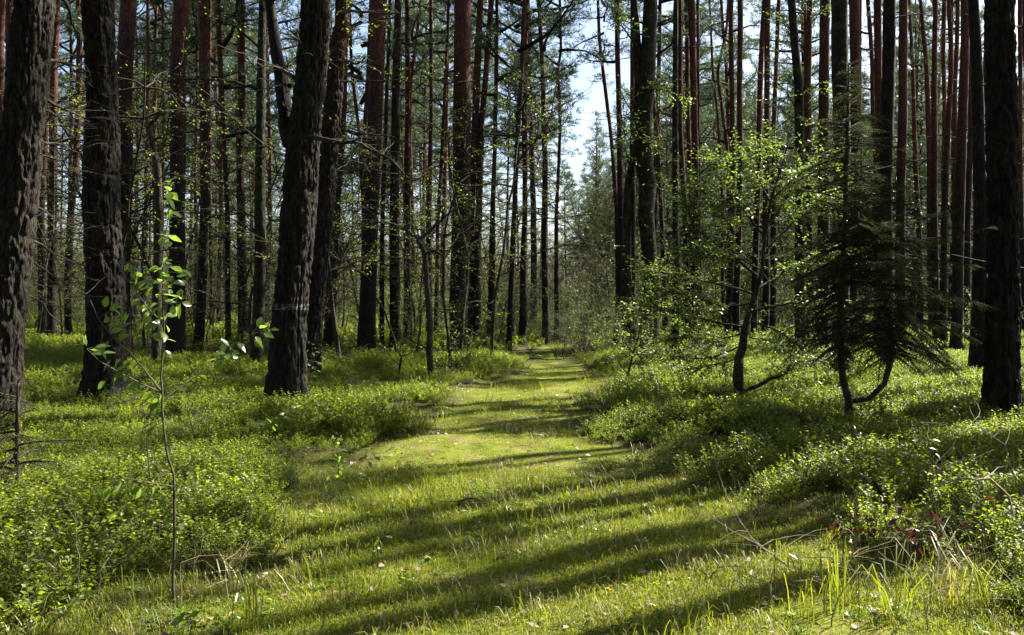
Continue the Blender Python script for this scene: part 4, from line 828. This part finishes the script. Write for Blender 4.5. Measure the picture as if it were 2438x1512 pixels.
seedling(1590, 905, 60, 'reddish pine seedling right of the low leafy bush')

# ------------------------------------------------------------------ the tall leafy sapling in front and other near sprouts, leaf by leaf
R.seed(107); NP = np.random.default_rng(107)
def sprout(name, label, d, stems, leaves, size, mat='sapling', cat='sapling', jit=.12):
    b = W(*stems[0][0][0], d); r = thing(name, (b.x, b.y, hz(b.x, b.y)), label, cat); o = Vector(r.location); w_, l_ = MB(), MB(); nodes = []
    for pix, r0, r1, dj in stems:
        n = len(pix); q = [W(x, y, d + dj * i / (n - 1)) - o for i, (x, y) in enumerate(pix)]; sm = []
        for a, c in zip(q, q[1:]): sm += [a.lerp(c, k / 4) + Vector((R.gauss(0, .0012), R.gauss(0, .0012), 0)) for k in range(4)]
        sm.append(q[-1]); 
        if pix is stems[0][0]: sm[0].z = -.05
        w_.tube(sm, np.linspace(r0, r1, len(sm)), 7); nodes += sm
    P, D, Nn, Ls, Ws = [], [], [], [], []
    leaves = list(leaves) + [(x + R.uniform(-13, 13), y + R.uniform(-10, 12)) for x, y in leaves if R.random() < .95]
    for x, y in leaves:
        c = W(x, y, d) - o; nd = min(nodes, key=lambda v: (v.x - c.x) ** 2 + (v.z - c.z) ** 2); c.y = nd.y + R.uniform(-jit, jit) * .4
        dr = c - nd; L_ = size * R.uniform(.75, 1.15)
        if dr.length < .015: dr = Vector((R.gauss(0, 1), R.gauss(0, 1), .3)).normalized() * .05
        dn = dr.normalized(); base = c - dn * L_ * .45
        w_.tube([nd, nd.lerp(base, .5) + Vector((0, 0, .004)), base], [.0014, .0011, .0009], 3)
        P.append(base); D.append(dn + Vector((R.gauss(0, .35), R.gauss(0, .35), R.gauss(-.1, .25)))); Nn.append(Vector((R.gauss(0, .5), -.55 + R.gauss(0, .5), .8))); Ls.append(L_); Ws.append(L_ * R.uniform(.52, .66))
    l_.fine_leaves(P, D, Nn, Ls, Ws); obj('stem', w_.mesh('stem', [M['twig']], True), r); obj('foliage', l_.mesh('foliage', [M[mat]]), r); return r
LV = [(416, 465), (400, 457), (408, 431), (416, 498), (405, 482), (410, 566), (381, 566), (396, 583), (375, 600), (395, 620), (393, 631), (261, 638), (303, 643), (401, 641), (376, 641), (291, 656), (307, 658), (411, 663), (395, 658), (366, 673), (406, 680), (314, 680), (328, 673), (341, 697), (378, 697), (403, 705), (331, 713), (313, 720), (355, 725), (395, 720), (321, 735), (355, 740), (375, 742), (338, 757), (397, 752), (386, 767), (325, 763), (368, 775), (396, 795), (375, 802), (448, 653), (480, 651), (463, 641), (462, 673), (431, 698), (447, 703), (448, 723), (416, 737), (430, 743), (231, 730), (210, 725), (239, 755), (221, 763), (266, 759), (241, 763), (231, 778), (246, 775), (288, 802), (251, 802), (263, 803), (294, 820), (318, 829), (314, 815), (207, 829), (201, 840), (236, 870), (246, 879), (269, 875), (268, 884), (250, 887), (268, 900), (288, 892), (293, 904), (328, 907), (356, 904), (311, 927), (383, 857), (398, 840), (355, 926), (346, 937), (371, 946), (358, 956), (355, 971), (376, 961), (502, 824), (527, 812), (528, 837), (512, 844), (485, 840), (495, 850), (478, 848), (502, 860), (497, 869), (562, 817), (579, 782), (599, 797), (451, 900), (423, 924), (455, 906), (495, 1069), (495, 1085), (411, 1260), (350, 1011), (328, 1141), (361, 1151), (385, 1158), (300, 1140), (405, 1250), (430, 1255)]
sprout('leafy_sapling', 'tall thin sapling with bright backlit leaves standing close by on the left', 3.75, [
    ([(415, 1530), (412, 1400), (416, 1250), (413, 1130), (398, 1080), (388, 1000), (384, 900), (386, 850), (390, 770), (387, 700), (390, 650), (388, 600), (400, 520), (406, 435)], .0075, .0015, .0),
    ([(384, 933), (350, 890), (310, 840), (265, 800), (235, 760), (215, 715)], .005, .0015, .25), ([(384, 935), (330, 910), (290, 890), (240, 862), (207, 832)], .004, .0014, -.3), ([(385, 955), (440, 915), (500, 870), (535, 845), (599, 795)], .0045, .0014, .3),
    ([(387, 770), (345, 725), (310, 675), (283, 640)], .0035, .0013, .2), ([(389, 725), (430, 720), (450, 680), (464, 645)], .0035, .0013, -.2), ([(415, 1330), (520, 1250), (610, 1215)], .004, .0018, .2), ([(411, 1143), (460, 1095), (497, 1066)], .0035, .0013, .1), ([(400, 1135), (372, 1110), (352, 1060), (345, 1010)], .003, .0012, .15), ([(414, 1158), (360, 1150), (290, 1135)], .003, .0012, -.2), ([(386, 960), (365, 940), (350, 930)], .002, .001, .05), ([(412, 1265), (430, 1258)], .0015, .001, 0)], LV, .06)
sprout('leafy_sprout', 'small sprout with whitish glinting leaves at the left side of the sunny path', 5.8, [([(824, 1215), (816, 1190), (808, 1160), (806, 1120), (803, 1080), (803, 1050)], .004, .0012, 0), ([(812, 1175), (840, 1130), (872, 1075)], .0025, .001, .1), ([(811, 1170), (790, 1152), (778, 1150)], .002, .001, -.1)],
       [(800, 1050), (808, 1055), (790, 1068), (812, 1070), (822, 1082), (800, 1082), (788, 1075), (795, 1108), (810, 1115), (818, 1125), (806, 1130), (800, 1135), (780, 1150), (792, 1157), (878, 1075), (882, 1088), (868, 1090), (860, 1100), (878, 1105), (850, 1135), (858, 1140), (812, 1095), (825, 1110), (815, 1180), (790, 1128), (805, 1100)], .055)
sprout('leafy_sprout', 'leafy twig leaning across the foot of the ringed pine', 7.6, [([(560, 1050), (600, 1032), (650, 1010), (700, 985), (745, 952)], .004, .0014, 0), ([(640, 1015), (670, 990), (695, 968)], .002, .001, .1)], [(745, 955), (735, 962), (755, 948), (700, 968), (690, 975), (712, 962), (670, 985), (680, 992), (640, 1003), (625, 1022), (605, 1030), (590, 1025), (655, 1018), (720, 972), (618, 1012), (575, 1035)], .07)
sprout('leafy_sprout', 'pale leaved sprout under the trunk of the reddish leaning pine', 10.5, [([(735, 950), (738, 900), (745, 860), (742, 820)], .006, .002, 0), ([(738, 890), (760, 870), (775, 862)], .003, .001, .1), ([(742, 850), (725, 835), (718, 828)], .003, .001, -.1)], [(742, 822), (735, 836), (755, 838), (748, 850), (730, 858), (722, 832), (762, 866), (775, 860), (748, 876), (735, 890), (756, 884), (742, 905), (727, 880), (765, 850)], .075)
sprout('leafy_sprout', 'broad leaved sprout in the dense undergrowth right of the tall sapling', 6.4, [([(560, 1180), (552, 1120), (548, 1090)], .004, .001, 0)], [(548, 1090), (540, 1098), (556, 1100), (545, 1112), (560, 1118)], .06)
# near plants at the lower edge
for px, py, h, lab in ((50, 1520, 90, 'yellow green leafy sprout in the lower left corner'), (150, 1515, 70, 'dark green leafy sprout left of the foot of the tall sapling'), (450, 1520, 60, 'toothed leaf sprout right of the foot of the tall sapling'), (900, 1325, 50, 'single two leaved seedling on the grass of the path')):
    d = min(gdepth(py), 3.9) if py > 1500 else gdepth(py)
    sprout('leafy_sprout', lab, d, [([(px, py), (px + 6, py - h * .5), (px + 2, py - h)], .003, .001, 0)], [(px + R.uniform(-26, 26), py - h * R.uniform(.3, 1.05)) for _ in range(4 if py < 1400 else 9)], .045)

# ------------------------------------------------------------------ dry twigs, reddish leaves, brambles
R.seed(108); NP = np.random.default_rng(108)
def dry_twig(label, d, pix, r0, side=4, name='dry_twig', mat='dry_twig', dj=.0, lift=True, cat='twig', sl=.5):
    n = len(pix); pts = [W(x, y, d + dj * i / max(1, n - 1)) for i, (x, y) in enumerate(pix)]; b = pts[0]
    g = hz(b.x, b.y); b = Vector((b.x, b.y, g)); mb = MB(); q = [p_ - b for p_ in pts]; q[0].z = min(q[0].z, -.02); sm = []
    for a, c in zip(q, q[1:]): sm += [a.lerp(c, k / 4) + Vector((R.gauss(0, .004), R.gauss(0, .004), R.gauss(0, .004))) for k in range(4)]
    sm.append(q[-1]); mb.tube(sm, np.linspace(r0, r0 * .3, len(sm)), 5)
    for _ in range(side): stub(mb, sm[R.randint(2, len(sm) - 1)], R.uniform(0, 6.28), R.uniform(.4, 1.) * sl, r0 * .4, R.uniform(-.1, .8), 3)
    o_ = obj(name, mb.mesh(name, [M[mat]], True), None, b); return tag(o_, label, cat, None)
dry_twig('pale dry stalk, longest one in the lower left corner', 3.75, [(70, 1530), (175, 1470), (150, 1380), (100, 1330), (60, 1290), (38, 1275)], .006, 5)
dry_twig('thin upright brown stalk left of the tall sapling', 3.7, [(190, 1530), (188, 1420), (186, 1320), (180, 1240), (175, 1185)], .004, 3)
dry_twig('upright stalk nearest to the stem of the tall sapling', 3.72, [(224, 1530), (228, 1440), (240, 1360), (262, 1290), (272, 1262)], .004, 4)
dry_twig('bleached fallen stick pointing at the foot of the tall sapling', 3.75, [(315, 1500), (270, 1460), (215, 1425), (150, 1412)], .006, 2)
dry_twig('thin upright stalk right of the tall sapling stem', 3.8, [(430, 1530), (434, 1440), (430, 1340)], .003, 2)
dry_twig('short white crooked stick at the lower left border', 3.65, [(0, 1480), (30, 1500), (60, 1520)], .008, 1)
dry_twig('thin bare sapling stem left of the tall sapling among dark bushes', 5.4, [(362, 1135), (352, 1070), (345, 1010), (338, 960)], .005, 4, mat='twig')
dry_twig('bare branch lying on the sunny path before the far bushes', 9.4, [(1068, 1025), (1110, 1030), (1150, 1032), (1200, 1035)], .011, 9, 'fallen_branch', 'twig', 0, cat='branch', sl=.6)
dry_twig('thin bare branch lying across the middle of the path', 5.6, [(1110, 1210), (1090, 1195), (1130, 1185), (1175, 1205), (1205, 1180)], .009, 8, 'fallen_branch', 'twig', 0, cat='branch', sl=.4)
dry_twig('thick dark rotten stick on the path below the thin bare branch', 5.2, [(958, 1232), (985, 1238), (1025, 1250)], .018, 1, 'fallen_branch', 'twig', 0, cat='branch', sl=.2)
dry_twig('dark crooked dwarf shrub twig on the lower right of the path', 4.2, [(1700, 1475), (1718, 1435), (1690, 1425), (1672, 1420)], .009, 3, 'dwarf_shrub', 'twig', cat='shrub', sl=.25)
dry_twig('small dark forked shrub twig rising from the lower right path', 4.22, [(1715, 1450), (1712, 1410), (1690, 1370), (1715, 1350)], .008, 8, 'dwarf_shrub', 'twig', cat='shrub', sl=.3)
dry_twig('thin dark bare twig standing on the path, lower middle', 4.4, [(1480, 1385), (1465, 1365), (1468, 1300), (1463, 1285)], .004, 3, 'dwarf_shrub', 'twig', cat='shrub', sl=.3)
dry_twig('bleached forked branch sticking out of the lower right bushes, its pale side up', 4.6, [(2440, 1230), (2400, 1180), (2360, 1142), (2290, 1140), (2230, 1158), (2195, 1162)], .009, 8, 'dry_branch', 'dry_twig', .2, cat='branch', sl=.5)
dry_twig('long thin bleached twig sloping down over the red brown leaves', 4.4, [(2340, 1395), (2260, 1290), (2230, 1235), (2200, 1195)], .005, 5)
dry_twig('stout upright bleached twig behind the red brown leaves', 4.3, [(2170, 1330), (2160, 1290), (2145, 1240), (2120, 1175)], .007, 5)
dry_twig('upright thin stem with red leaves right of the spruce foot', 5.2, [(2245, 1260), (2230, 1120), (2215, 1060), (2190, 1005)], .005, 6, mat='twig')
dry_twig('bleached twigs pointing left out of the lower right bushes onto the path', 4.4, [(1900, 1375), (1850, 1330), (1800, 1290), (1760, 1240)], .007, 9, 'dry_branch', 'dry_twig', cat='branch', sl=.5)
dry_twig('thin bare twig curving up before the big right pine', 5.5, [(2440, 1075), (2390, 1060), (2340, 1020), (2320, 1000)], .005, 6)
dry_twig('thin dark bent sapling stem right of the low leafy bush', 12.5, [(1700, 945), (1693, 930), (1690, 905), (1696, 870), (1692, 840)], .012, 4, mat='twig')
dry_twig('slanting dark bare sapling right of the ringed pine', 11, [(802, 935), (815, 905), (830, 870), (842, 820)], .012, 7, 'bare_sapling', 'twig', cat='sapling')
for k in range(14):
    px = R.uniform(1900, 2440); py = R.uniform(1380, 1500); d = min(gdepth(py), 4.6); h = R.uniform(90, 260); ln = R.uniform(-110, 110)
    dry_twig('thin dry stem sticking up out of the lower right bushes', d, [(px, py + 30), (px + ln * .3, py - h * .45), (px + ln, py - h)], R.uniform(.0025, .0045), 3, sl=.35)['group'] = 'dry stems in the lower right bushes'
for k in range(9):
    px = R.uniform(0, 560); py = R.uniform(1440, 1505); d = 3.9; h = R.uniform(80, 230); ln = R.uniform(-90, 90)
    dry_twig('thin dry stem sticking up out of the lower left growth', d, [(px, py + 30), (px + ln * .3, py - h * .45), (px + ln, py - h)], R.uniform(.0025, .004), 3, sl=.35)['group'] = 'dry stems in the lower left growth'
# drooping pale grass arch
dry_twig('tall bleached grass arch standing over the red brown leaves', 4.45, [(2036, 1260), (2038, 1190), (2045, 1140), (2058, 1130), (2068, 1142)], .006, 0, 'grass_stalk', 'dry_twig', cat='grass')
def red_cluster(label, px, py, d, n, spread, sz=.05):
    b = W(px, py, d); g = hz(b.x, b.y); r = thing('red_leaf_sprig', (b.x, b.y, g), label, 'dead leaves'); h = b.z - g; w_, l_ = MB(), MB()
    w_.tube([(0, 0, -.02), (.01, 0, h * .5), (0, 0, h + .03)], [.003, .0025, .0015], 4)
    P = NP.normal(0, spread, (n, 3)) + [0, 0, h]; D = unit(n) + [0, 0, -.6]
    l_.fine_leaves(P, D, unit(n), NP.uniform(.7, 1.2, n) * sz, NP.uniform(.4, .6, n) * sz, 0, .3, .2); obj('stem', w_.mesh('stem', [M['twig']]), r); obj('foliage', l_.mesh('foliage', [M['redleaf']]), r)
red_cluster('cluster of curled red brown leaves in the lower right bushes, the larger one', 2165, 1265, 4.35, 30, .05, .055)
red_cluster('small cluster of dark red leaves beside the bleached grass arch', 2005, 1262, 4.5, 9, .03, .05)
red_cluster('dark brown crumpled leaves right behind the bleached grass arch', 2045, 1245, 4.6, 16, .045, .055)
red_cluster('few red leaves hanging on the thin upright stem right of the spruce foot', 2220, 1060, 5.2, 5, .03, .05)
red_cluster('single pair of red leaves over the lower right bushes', 2350, 1192, 4.6, 4, .02, .045)
red_cluster('red dead leaf pair in the lower left corner bushes', 36, 1330, 4.0, 5, .015, .05)
red_cluster('brownish leaves low under the bleached twigs near the right border', 2280, 1310, 4.3, 14, .06, .045)
# tall grass tufts, lower right and left
def tuft(label, px, py, n, h0, h1, mat='grass', rr=.08, bend=.9, wd=.006):
    d = gdepth(py) if py < 1505 else 3.85; b = W(px, py, d); o_ = obj('grass_tuft', grass_mesh(99, n, rr, h0, h1, wd, M[mat], bend), None, (b.x, b.y, hz(b.x, b.y))); tag(o_, label, 'grass')
tuft('upright bright grass tuft at the edge of the lower right shadow', 2000, 1455, 16, .18, .42, bend=.3)
tuft('upright bright grass tuft inside the lower right shadow, left one', 1905, 1470, 12, .15, .3, bend=.35)
tuft('arching pale grass tuft in the lower right corner', 2130, 1470, 22, .25, .42, bend=1.2)
tuft('long arching grass tuft near the right border', 2330, 1440, 18, .25, .45, bend=1.2)
tuft('straw coloured grass tuft in the lower right bushes', 2250, 1420, 16, .2, .38, 'drygrass', bend=1.1)
tuft('straw coloured arching grass tuft right of the tall sapling foot', 560, 1400, 16, .15, .34, 'drygrass', bend=1.2)
tuft('green grass tuft right of the tall sapling foot', 590, 1500, 20, .15, .35, bend=.6)
tuft('small bright grass tuft left of the sunny sprout', 640, 1190, 12, .12, .25, bend=.4)
# dandelions
def dandelion(px, py, base_y, label):
    d = gdepth(base_y); b = W(px, base_y, d); h = max(.03, (W(px, py, d).z - hz(b.x, b.y))); r = thing('dandelion', (b.x, b.y, hz(b.x, b.y)), label, 'flower')
    w_ = MB(); w_.tube([(0, 0, -.01), (.006, 0, h * .5), (0, 0, h)], .0022, 5); obj('stem', w_.mesh('stem', [M['grass']]), r)
    f = MB(); n = 60; a = NP.uniform(0, 6.28, n); e = NP.uniform(.05, 1.1, n); D = np.stack([np.cos(a) * np.cos(e), np.sin(a) * np.cos(e), np.sin(e)], -1); f.leaves(np.tile([0, 0, h], (n, 1)), D, NP.normal(0, .3, (n, 3)) + [0, 0, 1], .017, .0045); obj('flower_head', f.mesh('flower_head', [M['dandelion']]), r)
dandelion(1510, 1461, 1490, 'yellow dandelion, brightest one at the lower edge of the path')
dandelion(1448, 1405, 1420, 'yellow dandelion on the shaded lower path, left one')
dandelion(1472, 1476, 1490, 'half closed yellow dandelion left of the brightest one')
dandelion(1842, 1246, 1400, 'yellow dandelion on a tall stem left of the lower right bushes')
# wire fence at the end of the path
d = gdepth(812); r0 = W(1388, 812, d); r = thing('wire_fence', (r0.x, r0.y, hz(r0.x, r0.y)), 'low wire mesh fence with a wooden post at the end of the path', 'fence')
for dx in (0, -2.3):
    mb = MB(); mb.tube([(dx, 0, -.2), (dx, 0, .5), (dx + .01, 0, 1.12)], [.05, .048, .045], 8); obj('post', mb.mesh('post', [M['wood']], True), r)
mb = MB()
for k in range(38): mb.tube([(-.06 * k, -.06, .03), (-.06 * k, -.06, 1.05)], .0025, 3)
for k in range(12): mb.tube([(0, -.06, .05 + .09 * k), (-2.3, -.06, .05 + .09 * k)], .0025, 3)
obj('netting', mb.mesh('netting', [M['wire']]), r)
